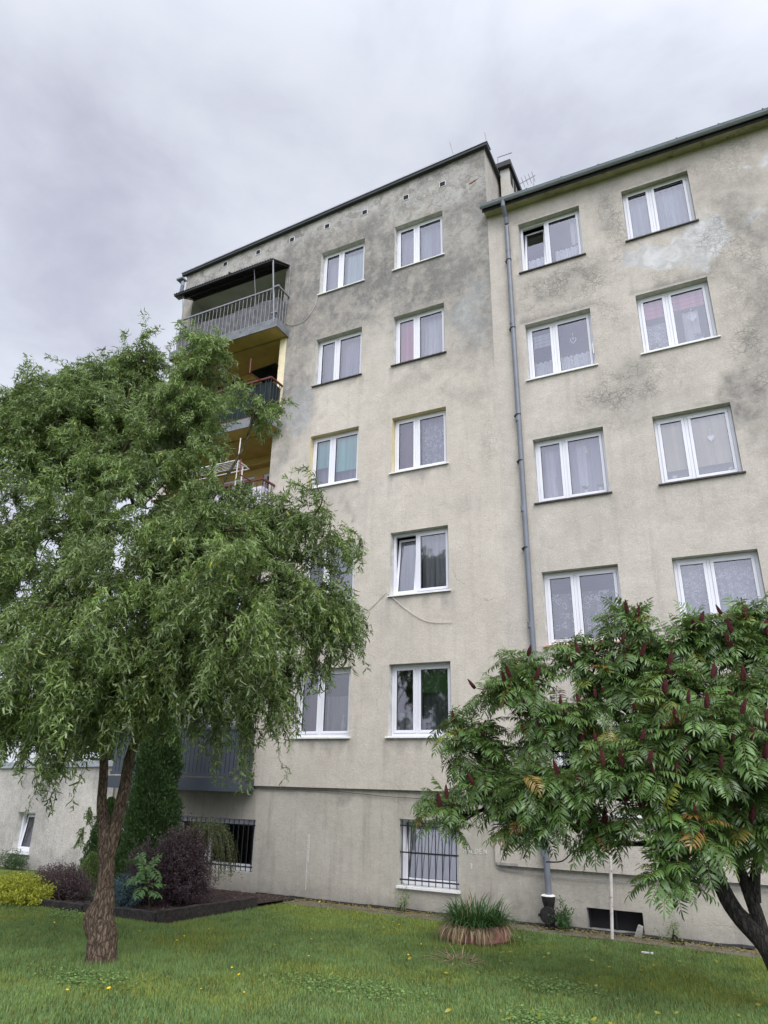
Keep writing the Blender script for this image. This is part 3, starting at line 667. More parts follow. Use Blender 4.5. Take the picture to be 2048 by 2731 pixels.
# ------------------------------------------------------------------ windows
def grid_curtain(mb, xa, xb, z0, z1, y, fold=.025, per=.075, scallop=0.0, seed=0, gather=0.0):
    n = max(8, int((xb-xa)/.012)); base = len(mb.v)
    for i in range(n+1):
        x = xa+(xb-xa)*i/n; ph = 2*math.pi*(x/per)+1.3*math.sin(x*7+seed)
        sc = scallop*abs(math.sin(math.pi*x/.11))
        for zz, a in ((z0, 1.0), ((z0+z1)/2, .85), (z1+sc, .6)): mb.v.append((x, y+fold*a*math.sin(ph), zz))
    for i in range(n):
        for j in range(2): k = base+3*i+j; mb.f.append((k, k+3, k+4, k+1)); mb.m.append(0)
def window(parent, h, y=.15, sill=SILLW, split=.42, tilt=False, left=(), right=(), label=None, gasket=True, name='window', sillproud=.045):
    xa, xb, za, zb = h[:4]
    xa += .004; xb -= .004; za += .004; zb -= .004
    fr = .055; mb = MB(); d0, d1 = y, y+.07
    xm = xa+(xb-xa)*split; mw = .028
    mb.box(xa, xb, d0, d1, zb-fr, zb); mb.box(xa, xb, d0, d1, za, za+fr+.01)
    mb.box(xa, xa+fr, d0, d1, za+fr+.01, zb-fr); mb.box(xb-fr, xb, d0, d1, za+fr+.01, zb-fr)
    if split > 0: mb.box(xm-mw, xm+mw, d0, d1, za+fr+.01, zb-fr)
    W_ = mb.build(name, PVC, parent, bevel=.004)
    if label: W_['label'] = label
    W_.matrix_parent_inverse = Matrix.Translation(-Vector(parent.location))
    def sub(mb, nm, mat, **kw): o = mb.build(nm, mat, W_, **kw); return o
    sashes = [(xa+fr, xm-mw), (xm+mw, xb-fr)] if split > 0 else [(xa+fr, xb-fr)]
    s0 = .055
    for i, (sa, sb) in enumerate(sashes):
        z0, z1 = za+fr+.012, zb-fr-.002; sa += .002; sb -= .002
        mb = MB(); pn = MB(); gk = MB(); tl = tilt and i == 0
        def P(x, yy, z): # tilt sash about its bottom edge, top leans inwards
            if tl: a = R(7.5); dz = z-z0; return (x, yy+math.sin(a)*dz+.012, z0+math.cos(a)*dz-.01)
            return (x, yy, z)
        def bx(m_, x0_, x1_, y0_, y1_, z0_, z1_): m_.hexa([P(x0_, y0_, z0_), P(x1_, y0_, z0_), P(x1_, y1_, z0_), P(x0_, y1_, z0_), P(x0_, y0_, z1_), P(x1_, y0_, z1_), P(x1_, y1_, z1_), P(x0_, y1_, z1_)])
        ys, ye = y-.012, y+.055
        for q in ((sa, sb, z1-s0, z1), (sa, sb, z0, z0+s0), (sa, sa+s0, z0+s0, z1-s0), (sb-s0, sb, z0+s0, z1-s0)): bx(mb, q[0], q[1], ys, ye, q[2], q[3])
        sub(mb, 'sash', PVC, bevel=.004)
        ga, gb, g0, g1 = sa+s0, sb-s0, z0+s0, z1-s0; e = .0035
        for q in ((ga, gb, g1-e, g1), (ga, gb, g0, g0+e), (ga, ga+e, g0+e, g1-e), (gb-e, gb, g0+e, g1-e)): bx(gk, q[0]+.0005, q[1]-.0005, ys+.002, ys+.03, q[2]+.0005 if q[3]-q[2] > e*2 else q[2], q[3])
        sub(gk, 'gasket', GASKET)
        pn.quad(P(ga, y+.014, g0), P(gb, y+.014, g0), P(gb, y+.014, g1), P(ga, y+.014, g1)); sub(pn, 'pane', GLASS)
        for c_ in (left if i == 0 else right):
            kind, mat, t0, t1 = c_[:4]; x0_ = ga-.04; x1_ = gb+.04
            if len(c_) > 4: x0_, x1_ = ga+(gb-ga)*c_[4]-.03*(c_[4] == 0), ga+(gb-ga)*c_[5]+.03*(c_[5] == 1)
            q0, q1 = g0+(g1-g0)*t0-(.03 if t0 == 0 else 0), g0+(g1-g0)*t1+(.03 if t1 == 1 else 0)
            m2 = MB()
            if kind == 'blind': m2.quad((x0_, y+.10, q0), (x1_, y+.10, q0), (x1_, y+.10, q1), (x0_, y+.10, q1)); m2.box(x0_, x1_, y+.094, y+.106, q0-.014, q0); sub(m2, 'blind', mat)
            elif kind == 'roman':
                n = 4
                for r_ in range(n): a0 = q0+(q1-q0)*r_/n; a1 = q0+(q1-q0)*(r_+1)/n; m2.quad((x0_, y+.097, a0), (x1_, y+.097, a0), (x1_, y+.105, a1), (x0_, y+.105, a1))
                sub(m2, 'blind', mat)
            elif kind == 'cafe': grid_curtain(m2, x0_, x1_, q0, q1, y+.13, .014, .06, .035); sub(m2, 'curtain', mat)
            else: grid_curtain(m2, x0_, x1_, q0, q1, y+.20, .020, .135, seed=xa); sub(m2, 'curtain', mat)
    if sill:
        m3 = MB(); m3.hexa([(xa-.05, -sillproud, za-.034), (xb+.05, -sillproud, za-.034), (xb+.05, .0, za-.026), (xa-.05, .0, za-.026),
                            (xa-.05, -sillproud, za-.010), (xb+.05, -sillproud, za-.010), (xb+.05, .0, za-.003), (xa-.05, .0, za-.003)])
        m3.box(xa+.0, xb-.0, .001, y-.002, za-.002, za+.004)
        sub(m3, 'sill', sill)
    return W_
cur = 'curtain'
AS = {
 (0, 0): dict(left=[(cur, CU_BRN, 0, 1)], right=[(cur, SH_DOT, 0, .62)]),
 (0, 1): dict(left=[(cur, SH_D, 0, .3)], right=[('blind', B_GREEN, .62, 1), (cur, CU_GRN, 0, .62)], ),
 (1, 0): dict(right=[(cur, SH_D, 0, 1)]),
 (1, 1): dict(tilt=True, left=[(cur, SH_D, 0, 1)], right=[(cur, SH_D, 0, 1)]),
 (2, 0): dict(left=[('blind', B_TURQ, .42, 1), (cur, SH_L, 0, .5)], right=[('blind', B_TURQ, .27, 1), (cur, SH_L, 0, .5)]),
 (2, 1): dict(left=[(cur, CU_BRN, 0, 1)], right=[(cur, SH_LACEF, 0, 1)]),
 (3, 0): dict(left=[(cur, SH_L, 0, 1)], right=[(cur, SH_L, 0, 1)], sill=SILLD),
 (3, 1): dict(left=[('blind', B_PINK, 0, 1)], right=[(cur, SH_W, 0, 1)], sill=SILLD),
 (4, 0): dict(left=[(cur, SH_L, 0, 1)], right=[(cur, SH_T, 0, 1), ('blind', SH_T, 0, .9, .1, 1)]),
 (4, 1): dict(left=[(cur, SH_L, 0, 1)], right=[(cur, SH_T, 0, 1, 0, .45), (cur, SH_L, 0, 1, .45, 1)]),
}
for i, h in enumerate(AW): window(A, h, **AS[(i//2, i % 2)])
bw = window(A, BH[0], y=.20, sill=None, split=.40)
bw = window(A, BH[1], y=.20, sill=None, split=.0, tilt=True, left=[(cur, SH_W, 0, 1)])
for h, n, hb in ((BH[0], 17, 2), (BH[1], 9, 3)):
    mb = MB(); xa, xb, za, zb = h[:4]
    for i in range(n): x = xa+.05+(xb-xa-.1)*i/(n-1); mb.tube([(x, .075, za+.01), (x, .075, zb-.01)], .0085, 6)
    for j in range(hb): z = za+.09+(zb-za-.20)*j/(hb-1); mb.box(xa+.001, xb-.001, .085, .093, z-.012, z+.012)
    mb.build('window_grille', IRON, A)
mb = MB(); mb.box(-6.03, -4.81, .0, .058, -1.935, -1.895); mb.build('window_ledge', SILLW, A)
# chalk letters and paint marks on the basement wall
LET = {'H': [((0, 0), (0, 1)), ((1, 0), (1, 1)), ((0, .5), (1, .5))], 'A': [((0, 0), (.5, 1)), ((.5, 1), (1, 0)), ((.2, .4), (.8, .4))], 'L': [((0, 1), (0, 0)), ((0, 0), (.9, 0))],
       'D': [((0, 0), (0, 1)), ((0, 1), (.8, .8)), ((.8, .8), (.8, .2)), ((.8, .2), (0, 0))], 'E': [((0, 0), (0, 1)), ((0, 1), (.8, 1)), ((0, .5), (.6, .5)), ((0, 0), (.8, 0))],
       'N': [((0, 0), (0, 1)), ((0, 1), (.9, 0)), ((.9, 0), (.9, 1))], 'U': [((0, 1), (0, .1)), ((0, .1), (.8, 0)), ((.8, 0), (.8, 1))], 'I': [((.5, 0), (.5, 1)), ((.2, .5), (.8, .6)), ((.1, .1), (.8, .2))]}
mb = MB(); p0 = at(999, 1842); p1 = at(1052, 1845); hh = .075; n_ = 6
for i, ch_ in enumerate('HALDEN'):
    ox = p0.x+(p1.x-p0.x)*i/n_; oz = p0.z+(p1.z-p0.z)*i/n_-.01
    for a, b in LET[ch_]:
        mb.bar((ox+a[0]*.055, .056, oz+a[1]*hh), (ox+b[0]*.055, .056, oz+b[1]*hh), .011)
p0 = at(1013, 1878); 
for a, b in LET['I']+[((.2, .9), (.8, .8)), ((.3, 0), (.3, 1))]: mb.bar((p0.x+a[0]*.06, .056, p0.z+a[1]*.09), (p0.x+b[0]*.06, .056, p0.z+b[1]*.09), .010)
o = mb.build('chalk_writing', PAINTW, A)
mb = MB(); p0 = at(663, 1830); p1 = at(661, 1930)
mb.box(p0.x-.03, p0.x+.02, .054, .0585, p0.z-.28, p0.z+.22); mb.box(p0.x-.03, p0.x-.015, .054, .0583, p0.z-.75, p0.z-.281); mb.build('paint_drip', DRIPM, A)
# ---- lower building
B = empty('apartment_building', 'lower beige rendered apartment block on the right with cracked plaster and lace curtains', 'building')
XB1 = 14.0
def zeave(x): return 12.58-.018*(x-XA1)
facade('wall', XA1, XB1, -1.44, (zeave(XA1), zeave(XB1)), BW, [PL_B], B, stain_shade_B, xfine=2.6)
o = facade('wall', -4.15, XA1, -1.40, (-.30, -.30), [], [PL_B], B, stain_shade_B)
mb = MB(); mb.quad((-4.15, .06, -1.40), (-4.15, 0, -1.40), (-4.15, 0, -.30), (-4.15, .06, -.30)); mb.quad((-4.11, .06, -1.44), (XB1, .06, -1.44), (XB1, 0, -1.44), (-4.11, 0, -1.44))
mb.quad((-4.15, 0, -1.40), (-4.11, 0, -1.44), (-4.11, .06, -1.44), (-4.15, .06, -1.40)); mb.quad((-4.11, 0, -1.44), (XA1, 0, -1.44), (XA1, 0, -1.40), (-4.15, 0, -1.40)); mb.build('render_edge', CONC, B)
reveals(BW, .20, 'window_reveal', [REVEAL], B)
HOLE = (-2.68, -1.83, -2.26, -1.96, 0)
facade('basement_wall', XA1, XB1, -2.75, (-1.40, -1.40), [HOLE], [PL_BASE], B, stain_shade_base, y=.06, xfine=2.6)
reveals([HOLE], .3, 'cellar_opening', [CONC], B, y=.06)
mb = MB(); mb.box(HOLE[0], HOLE[1], .24, .28, HOLE[2], HOLE[3])
cl = mb.build('cellar_window', BLACK, B)
mb = MB()
for x in (HOLE[0], (HOLE[0]+HOLE[1])/2-.015, HOLE[1]-.03): mb.box(x, x+.03, .20, .239, HOLE[2], HOLE[3])
mb.box(HOLE[0], HOLE[1], .20, .239, HOLE[3]-.03, HOLE[3]); mb.build('frame', IRON, cl)
mb = MB(); mb.hexa([(XA1, -.0, zeave(XA1)+.0), (XB1, -.0, zeave(XB1)), (XB1, 11, zeave(XB1)), (XA1, 11, zeave(XA1)), (XA1, -.0, zeave(XA1)+.15), (XB1, -.0, zeave(XB1)+.15), (XB1, 11, zeave(XB1)+.3), (XA1, 11, zeave(XA1)+.3)])
roofB = mb.build('roof', FLASH, B)
xe = XA1-.02
mb = MB(); mb.hexa([(xe, -.23, zeave(xe)-.10), (XB1, -.23, zeave(XB1)-.10), (XB1, -.001, zeave(XB1)-.07), (xe, -.001, zeave(xe)-.07), (xe, -.23, zeave(xe)+.06), (XB1, -.23, zeave(XB1)+.06), (XB1, -.001, zeave(XB1)+.13), (xe, -.001, zeave(xe)+.13)])
mb.build('eave', EAVE, roofB)
def strip(ya, yb, za, zb, nm, mat, par):
    mb = MB(); x0_ = xe-.03; mb.hexa([(x0_, ya, zeave(x0_)+za), (XB1, ya, zeave(XB1)+za), (XB1, yb, zeave(XB1)+za), (x0_, yb, zeave(x0_)+za), (x0_, ya, zeave(x0_)+zb), (XB1, ya, zeave(XB1)+zb), (XB1, yb, zeave(XB1)+zb), (x0_, yb, zeave(x0_)+zb)])
    return mb.build(nm, mat, par)
strip(-.252, -.231, -.105, .065, 'fascia', CAST, roofB)
mb = MB(); nseg = 10
for x0_, x1_ in ((xe-.05, XB1),):
    for i in range(nseg):
        a0, a1 = math.pi*i/nseg, math.pi*(i+1)/nseg; r0 = .062
        def gp(x, a): return (x, -.318-r0*math.cos(a), zeave(x)+.015-r0*math.sin(a))
        mb.quad(gp(x0_, a0), gp(x0_, a1), gp(x1_, a1), gp(x1_, a0))
    mb.prism([gp(x0_, math.pi*i/nseg) for i in range(nseg+1)], (-.004, 0, 0))
    mb.tube([(x0_, -.382, zeave(x0_)+.019), (x1_, -.382, zeave(x1_)+.019)], .011, 6)
mb.build('gutter', GUT, roofB)
for i in range(22):
    x = XA1+.25+.8*i; mb = MB(); mb.box(x, x+.03, -.40, -.24, zeave(x)+.031, zeave(x)+.039); mb.build('gutter_bracket', GALV, roofB)
strip(-.34, -.20, .068, .078, 'drip_edge', FLASH, roofB)
# downpipe
mb = MB(); px_ = -3.27
mb.tube([(px_, -.318, zeave(px_)-.03), (px_, -.30, zeave(px_)-.16), (px_, -.14, zeave(px_)-.36), (px_, -.09, zeave(px_)-.52)], .050, 14)
mb.tube([(px_, -.09, zeave(px_)-.6), (px_+.03, -.09, -2.0)], .052, 16)
for z in (11.3, 9.3, 6.9, 4.9, 2.6, .5, -1.2): mb.tube([(px_, -.09, z-.05), (px_, -.09, z+.05)], .058, 16)
dp = mb.build('downpipe', PIPE, B, smooth=False)
for z in (11.0, 9.15, 7.0, 5.95, 4.1, 1.9, .1, -1.1):
    mb = MB(); mb.tube([(px_, -.09, z-.012), (px_, -.09, z+.012)], .063, 16); mb.box(px_-.09, px_-.062, -.09, -.001, z-.01, z+.01); mb.build('pipe_clamp', IRON, dp)
zf = gz(0, -.1); mb = MB()
mb.tube([(px_+.03, -.12, zf-.02), (px_+.03, -.12, zf+.02), (px_+.03, -.12, zf+.03), (px_+.03, -.12, zf+.12), (px_+.03, -.12, zf+.34), (px_+.03, -.12, zf+.40), (px_+.03, -.12, zf+.46), (px_+.03, -.12, zf+.49)], [.125, .125, .08, .078, .080, .10, .108, .112], 18)
ib = mb.build('pipe_boot', CAST, dp, smooth=False)
mb = MB(); mb.tube([(px_+.03, -.2, zf+.225), (px_+.03, -.245, zf+.225)], .125, 20)
for s in (-1, 1): mb.box(px_+.03+s*.13-.02, px_+.03+s*.13+.02, -.245, -.21, zf+.20, zf+.24)
mb.build('access_cover', CAST, dp)
mb = MB(); mb.tube([(px_+.03, -.12, zf+.488), (px_+.03, -.12, zf+.505)], [.118, .095], 18); mb.build('mortar_collar', PAINTW, dp)
BS = {
 (0, 0): dict(left=[(cur, SH_W, 0, 1)], right=[(cur, SH_W, 0, 1)]), (0, 1): dict(left=[(cur, SH_W, 0, 1)], right=[(cur, SH_W, 0, 1)]),
 (1, 0): dict(left=[(cur, SH_LACE, 0, .78)], right=[(cur, SH_LACE, 0, .78)], sill=SILLO),
 (1, 1): dict(left=[(cur, SH_LACEF, 0, 1)], right=[(cur, SH_LACEF, 0, 1)]),
 (2, 0): dict(left=[(cur, SH_L, 0, 1), (cur, SH_W, 0, 1, .1, .6)], right=[(cur, SH_L, 0, 1), (cur, SH_W, 0, 1, .2, .5)], sill=SILLD),
 (2, 1): dict(left=[('blind', B_CREAM, .18, 1), (cur, CU_GRN, 0, .3)], right=[('blind', B_CREAM, .18, 1), (cur, CU_GRN, 0, .3)], sill=SILLD),
 (3, 0): dict(left=[('roman', B_WHITE, .66, .94), ('cafe', CAFE, 0, .33)], right=[('cafe', CAFE, 0, .33)]),
 (3, 1): dict(left=[('roman', B_PINK, .68, 1), (cur, SH_LACEF, 0, .6)], right=[('roman', B_PINK, .72, 1), (cur, SH_W, 0, .7, .25, .75)]),
 (4, 0): dict(tilt=True, left=[('cafe', CAFE, 0, .30)], right=[('cafe', CAFE, 0, .33, .12, 1), (cur, SH_W, .45, 1, .72, 1)], sill=SILLD),
 (4, 1): dict(left=[(cur, SH_SPARK, 0, 1)], right=[(cur, SH_SPARK, 0, 1)], sill=SILLD),
}
for i, h in enumerate(BW): window(B, h, **BS[(i//2, i % 2)])
mb = MB(); mb.quad((XB1, 0, -2.7), (XB1, 11, -2.7), (XB1, 11, 12.5), (XB1, 0, 12.3)); mb.quad((XB1, 11, -2.7), (XA1, 11, -2.7), (XA1, 11, 12.6), (XB1, 11, 12.5)); mb.build('rear_wall', PL_B, B)
mb = MB()
for k in range(6): z = -1.62+2.8*k if k else -2.6; mb.box(XA1+.02, XB1-.02, .29, 10.9, z, z+.16) if z < 12.3 else None
mb.build('interior_floor', INTER, B)
mb = MB(); mb.box(XA1+.02, XB1-.02, 4.0, 4.1, -2.4, 12.3); mb.box(XA1+.01, XA1+.1, .3, 4, -2.4, 12.3); mb.box(-1.2, -1.1, .31, 4, -2.4, 12.3); mb.box(1.5, 1.6, .31, 4, -2.4, 12.3); mb.build('interior_wall', INTER, B)
# roof antenna
an = empty('roof_antenna', 'thin television antenna with short crossbars above the right roof', 'antenna', loc=(-3.2, 3, 12.9))
mb = MB(); mb.tube([(0, 0, 0), (0, 0, 3.5)], .014, 6); mb.build('mast', GALV, an)
mb = MB(); mb.tube([(-.45, 0, 3.44), (.06, 0, 3.56)], .010, 6); mb.build('boom', GALV, an)
for i in range(5):
    mb = MB(); x = -.42+.105*i; z = 3.447+.0235*i; mb.tube([(x, -.02, z-.07), (x, -.02, z+.07)], .006, 5); mb.tube([(x, -.2, z), (x, .2, z)], .006, 5); mb.build('dipole', GALV, an)
# ---- annex
AN = empty('annex_building', 'low single storey pale roughcast annex behind the willow trunk', 'building')
ANH = [(-16.62, -15.98, -1.97, -1.06, 0)]
facade('wall', -26, XA0, -2.75, (-.25, .04), ANH, [PL_ANX], AN, stain_annex, y=.12, step=.09)
reveals(ANH, .22, 'window_reveal', [REVEAL], AN, y=.12)
mb = MB()
for (y0_, y1_, z0_, z1_, mm) in ((.05, .45, 0, .14, 0),):
    mb.hexa([(-26, y0_, -.25+z0_), (XA0-.01, y0_, .04+z0_), (XA0-.01, y1_, .04+z0_), (-26, y1_, -.25+z0_), (-26, y0_, -.25+z1_), (XA0-.01, y0_, .04+z1_), (XA0-.01, y1_, .04+z1_), (-26, y1_, -.25+z1_)])
mb.build('parapet_cap', FLASHL, AN)
mb = MB(); mb.hexa([(-26, .45, -.3), (XA0-.01, .45, 0), (XA0-.01, 8, 0), (-26, 8, -.3), (-26, .45, -.2), (XA0-.01, .45, .08), (XA0-.01, 8, .08), (-26, 8, -.2)]); mb.build('roof', CONC, AN)
mb = MB(); mb.quad((-26, 8, -2.7), (-26, .12, -2.7), (-26, .12, -.2), (-26, 8, -.2)); mb.quad((XA0, 8, -2.7), (-26, 8, -2.7), (-26, 8, -.2), (XA0, 8, 0)); mb.box(-18, -14.6, 3, 3.1, -2.6, -.3); mb.build('rear_wall', INTER, AN)
w_ = window(AN, ANH[0], y=.27, sill=None, split=0, tilt=True)
mb = MB(); mb.box(-16.66, -15.94, .06, .26, -2.0, -1.971); mb.build('window_ledge', SILLW, AN)
# ------------------------------------------------------------------ things in the windows
def pt(h, fx, fz, y=.275): return Vector((h[0]+(h[1]-h[0])*fx, y, h[2]+(h[3]-h[2])*fz))
def heart_pts(w, hgt, n=28):
    out = []
    for i in range(n):
        t = 2*math.pi*i/n; out.append((w*(16*math.sin(t)**3)/32, hgt*(13*math.cos(t)-5*math.cos(2*t)-2*math.cos(3*t)-math.cos(4*t))/29))
    return out
def heart(h, fx, fz, w, style, label, y=.20):
    p = pt(h, fx, fz, y); e = empty('heart_ornament', label, 'ornament', 'heart ornaments hanging inside the windows', p)
    P_ = heart_pts(w, w*1.15); mb = MB(); n = len(P_)
    if style == 'solid': mb.prism([(a, 0, b) for a, b in P_], (0, .012, 0))
    else:
        mb.tube([(a, 0, b) for a, b in P_]+[(P_[0][0], 0, P_[0][1])], .008, 6, cap=False)
        if style == 'wicker':
            for k in range(16):
                a, b = P_[random.randrange(n)], P_[random.randrange(n)]; mb.tube([(a[0], .004, a[1]), (b[0], .004, b[1])], .006, 5)
    mb.build('heart', ORN, e)
    m2 = MB(); m2.tube([(0, .004, w*.35), (0, .004, w*.35+.13)], .004, 5); m2.box(-.01, .01, 0, .01, w*.35+.13, w*.35+.145); m2.build('cord', ORN, e)
heart(BW[6], .69, .60, .12, 'ring', 'open wire heart ornament hanging above short lace curtains')
heart(BW[7], .72, .50, .15, 'wicker', 'white woven heart ornament hanging below the pink blind')
heart(BW[5], .70, .60, .115, 'solid', 'white solid heart ornament hanging in front of the cream blind', .19)
heart(BW[3], .78, .35, .16, 'ring', 'white heart ornament hanging low in the lace window above the sumac')
p = pt(BW[4], .72, .73, .20); e = empty('window_ornament', 'small square wooden ornament with a white flower hanging in the window', 'ornament', None, p)
mb = MB(); q = .05
for a in ((-q, q, q-.012, q), (-q, q, -q, -q+.012), (-q, -q+.012, -q+.012, q-.012), (q-.012, q, -q+.012, q-.012)): mb.box(a[0], a[1], 0, .01, a[2]*1.15, a[3]*1.15)
mb.build('frame', ORNB, e)
mb = MB()
for k in range(8): a = k*math.pi/4; mb.bar((0, .005, 0), (.027*math.cos(a), .005, .027*math.sin(a)), .012)
mb.build('flower', ORN, e); mb = MB(); mb.tube([(0, .005, .058), (0, .005, .13)], .003, 5); mb.build('cord', ORN, e)
def houseplant(h, fx, label, sz=.2, nl=12, pot=.07, name='potted_plant'):
    p = pt(h, fx, .115, .30); e = empty(name, label, 'plant', None, p)
    mb = MB(); mb.tube([(0, 0, 0), (0, 0, pot)], [pot*.55, pot*.75], 12); mb.build('pot', POTM, e)
    mb = MB()
    for k in range(nl):
        a = random.uniform(0, 6.28); l = sz*random.uniform(.6, 1.0); dx, dy = math.cos(a)*.6, math.sin(a)*.25; w = .014
        pts = [Vector((0, 0, pot)), Vector((dx*l*.5, dy*l*.5, pot+l*.55)), Vector((dx*l, dy*l, pot+l*.6))]
        mb.v += [tuple(pts[0]+Vector((-w, 0, 0))), tuple(pts[0]+Vector((w, 0, 0))), tuple(pts[1]+Vector((w, 0, w))), tuple(pts[1]+Vector((-w, 0, -w))), tuple(pts[2])]; n0 = len(mb.v)-5
        mb.f += [(n0, n0+1, n0+2, n0+3), (n0+3, n0+2, n0+4)]; mb.m += [0, 0]
    mb.build('leaves', LEAFIN, e)
houseplant(BW[4], .66, 'spiky potted succulent on the inner sill under the square ornament', .16, 16)
houseplant(BW[4], .86, 'second spiky potted succulent nearest the right frame of that window', .15, 14)
houseplant(BW[7], .80, 'leafy potted plant on the inner sill below the woven heart', .24, 14)
houseplant(BW[7], .18, 'small potted plant behind the narrow left pane under the pink blind', .2, 9)
houseplant(BW[5], .17, 'potted white flower behind the narrow left pane under the cream blind', .15, 9)
houseplant(BW[5], .88, 'potted plant in the right corner below the cream blind', .2, 12)
p = pt(AW[0], .78, .10, .28); e = empty('vase', 'white narrow-necked vase on the inner sill behind the willow edge', 'vase', None, p)
mb = MB(); mb.tube([(0, 0, 0), (0, 0, .06), (0, 0, .14), (0, 0, .24), (0, 0, .31)], [.035, .05, .035, .014, .02], 14); mb.build('body', POTM, e, smooth=True)
# thermometer on the right edge of a window
e = empty('thermometer', 'white outdoor thermometer clamped to the right window frame', 'thermometer', None, pt(BW[6], .985, .30, .03))
mb = MB(); mb.box(-.012, .012, -.01, .01, -.12, .12); mb.build('tube', PVC, e); mb = MB(); mb.box(-.0, .05, -.002, .12, .09, .115); mb.box(-.0, .05, -.002, .12, -.115, -.09); mb.build('clamp', PVC, e)
# cables on the facade
def cable(pts, name, label, r=.007, mat=CABLE, y=-.02):
    P_ = [at(a, b) for a, b in pts]; out = []
    for i in range(len(P_)-1):
        a = P_[max(0, i-1)]; b = P_[i]; c_ = P_[i+1]; d = P_[min(len(P_)-1, i+2)]
        for t in np.linspace(0, 1, 7)[:-1]:
            t = float(t); out.append(.5*((2*b)+(c_-a)*t+(2*a-5*b+4*c_-d)*t*t+(3*b-a-3*c_+d)*t**3))
    out.append(P_[-1]); mb = MB(); mb.tube([(p.x, y, p.z) for p in out], r, 5); o = mb.build(name, mat); tag(o, label, 'cable'); return o
cable([(1038-203, 1280), (800, 1315), (765, 1345), (735, 1375)], 'wall_cable', 'pale cable running down left from the sill of the tilted window')
cable([(838, 1281), (880, 1318), (925, 1343), (978, 1345)], 'wall_cable', 'pale cable sagging right from the sill of the tilted window')
cable([(688, 636), (678, 668), (655, 695), (628, 703), (610, 690)], 'wall_cable', 'thin pale cable looping beside the top balcony corner')
cable([(560, 1704), (700, 1708), (850, 1722), (1000, 1729), (1060, 1732)], 'wall_wire', 'thin wire sagging under the render edge of the taller block', .005, IRON, .03)
cable([(1072, 1875), (1200, 1895), (1350, 1905), (1500, 1912), (1659, 1925)], 'wall_wire', 'thin wire strung under the render edge of the lower block', .005, GALV, .03)
# clothes airers and dark parasol on the balconies
e = empty('clothes_airer', 'white wire clothes airer on the third floor balcony rail', 'drying rack', None, (-10.55, -.62, slabz(2)+1.25))
mb = MB(); mb.tube([(-1.1, -.22, .32), (.62, -.22, .32)], .016, 6); mb.tube([(-1.1, .22, .26), (.62, .22, .26)], .016, 6)
for x in (-1.1, .62): mb.tube([(x, -.22, .32), (x, .22, .26)], .014, 6)
mb.build('frame', PVC, e); mb = MB()
for i in range(5): y_ = -.15+.07*i; mb.tube([(-1.1, y_, .31), (.62, y_, .31)], .006, 5)
mb.build('wire', PVC, e); mb = MB(); mb.tube([(.58, -.2, -1.2), (.64, -.22, .9)], .014, 6); mb.tube([(.5, .1, -1.2), (.52, .1, .3)], .02, 6); mb.build('support_pole', RUSTW, e)
for (x, z, a, lab) in ((-10.0, slabz(3)+1.75, .5, 'dark square fabric shade hung in the right of the fourth floor balcony'), (-11.1, slabz(3)+1.55, .2, 'dark square fabric shade hung in the middle of the fourth floor balcony')):
    e = empty('fabric_shade', lab, 'shade', 'dark shades on the fourth floor balcony', (x, .15, z))
    mb = MB(); s_ = .42; pk = (0, 0, .22)
    cs = [(-s_, -.3, 0), (s_, -.3, .05), (s_, .35, 0), (-s_, .35, -.03)]
    for i in range(4): k = len(mb.v); mb.v += [cs[i], cs[(i+1) % 4], pk]; mb.f.append((k, k+1, k+2)); mb.m.append(0)
    mb.build('fabric', MAT_GREEN, e); mb = MB(); mb.tube([(0, 0, -z+slabz(3)), (0, 0, .25)], .012, 6)
    for c_ in cs: mb.tube([c_, pk], .008, 5)
    mb.build('pole', IRON, e)
e = empty('clothes_airer', 'white folded clothes airer seen behind the slate balcony panel', 'drying rack', None, (-10.0, .55, slabz(0)))
mb = MB()
for i in range(7): mb.tube([(-.55, 0, 1.25+.1*i), (.45, 0, 1.27+.1*i)], .010, 6)
for x in (-.55, .45): mb.tube([(x, 0, 0), (x, 0, 1.95)], .016, 6)
mb.build('frame', PVC, e)
# ------------------------------------------------------------------ ground
xs = np.unique(np.concatenate([np.linspace(-400, -30, 12), np.linspace(-30, 20, 120), np.linspace(20, 400, 12)]))
ys = np.unique(np.concatenate([np.linspace(-400, -20, 12), np.linspace(-20, 1, 60), np.linspace(1, 600, 16)]))
XX, YY = np.meshgrid(xs, ys, indexing='ij'); ZZ = -1.62-.055*(np.clip(YY, -12.6, 0)+12.6)
idx = np.arange(XX.size).reshape(XX.shape)
o = npmesh('lawn_ground', np.stack([XX, YY, ZZ], -1).reshape(-1, 3), [np.stack([idx[:-1, :-1].ravel(), idx[1:, :-1].ravel(), idx[1:, 1:].ravel(), idx[:-1, 1:].ravel()], 1)], LAWN, smooth=True)
tag(o, kind='structure')
# narrow broken concrete apron along the wall
n = 160; xe_ = np.linspace(-9.2, 8, n); wv = -.50-.16*(fbm(xe_*1.3, xe_*0, 3)-.5)*2 - np.where(xe_ > -2.6, .0, 0)
mb = MB()
for i in range(n-1):
    a, b = xe_[i], xe_[i+1]; ya, yb = wv[i], wv[i+1]; lift = .012+.02*float(fbm(np.array([a*2]), np.array([0.]), 5)[0])
    mb.quad((a, ya, gz(0, ya)+lift*.4), (b, yb, gz(0, yb)+lift*.4), (b, -.0, gz(0, 0)+lift), (a, -.0, gz(0, 0)+lift))
tag(mb.build('apron_path', APRON), kind='structure')
mb = MB()
xx = np.linspace(-9.1, 8, 300)
pts = [(float(x), .035-.02*float(t), gz(0, 0)+.028+.03*float(t)) for x, t in zip(xx, fbm(xx*4, xx*0, 9))]
mb.tube(pts, [.018+.014*float(t) for t in fbm(xx*9, xx*0, 19)], 5); tag(mb.build('soil_gap', CAST), kind='structure')
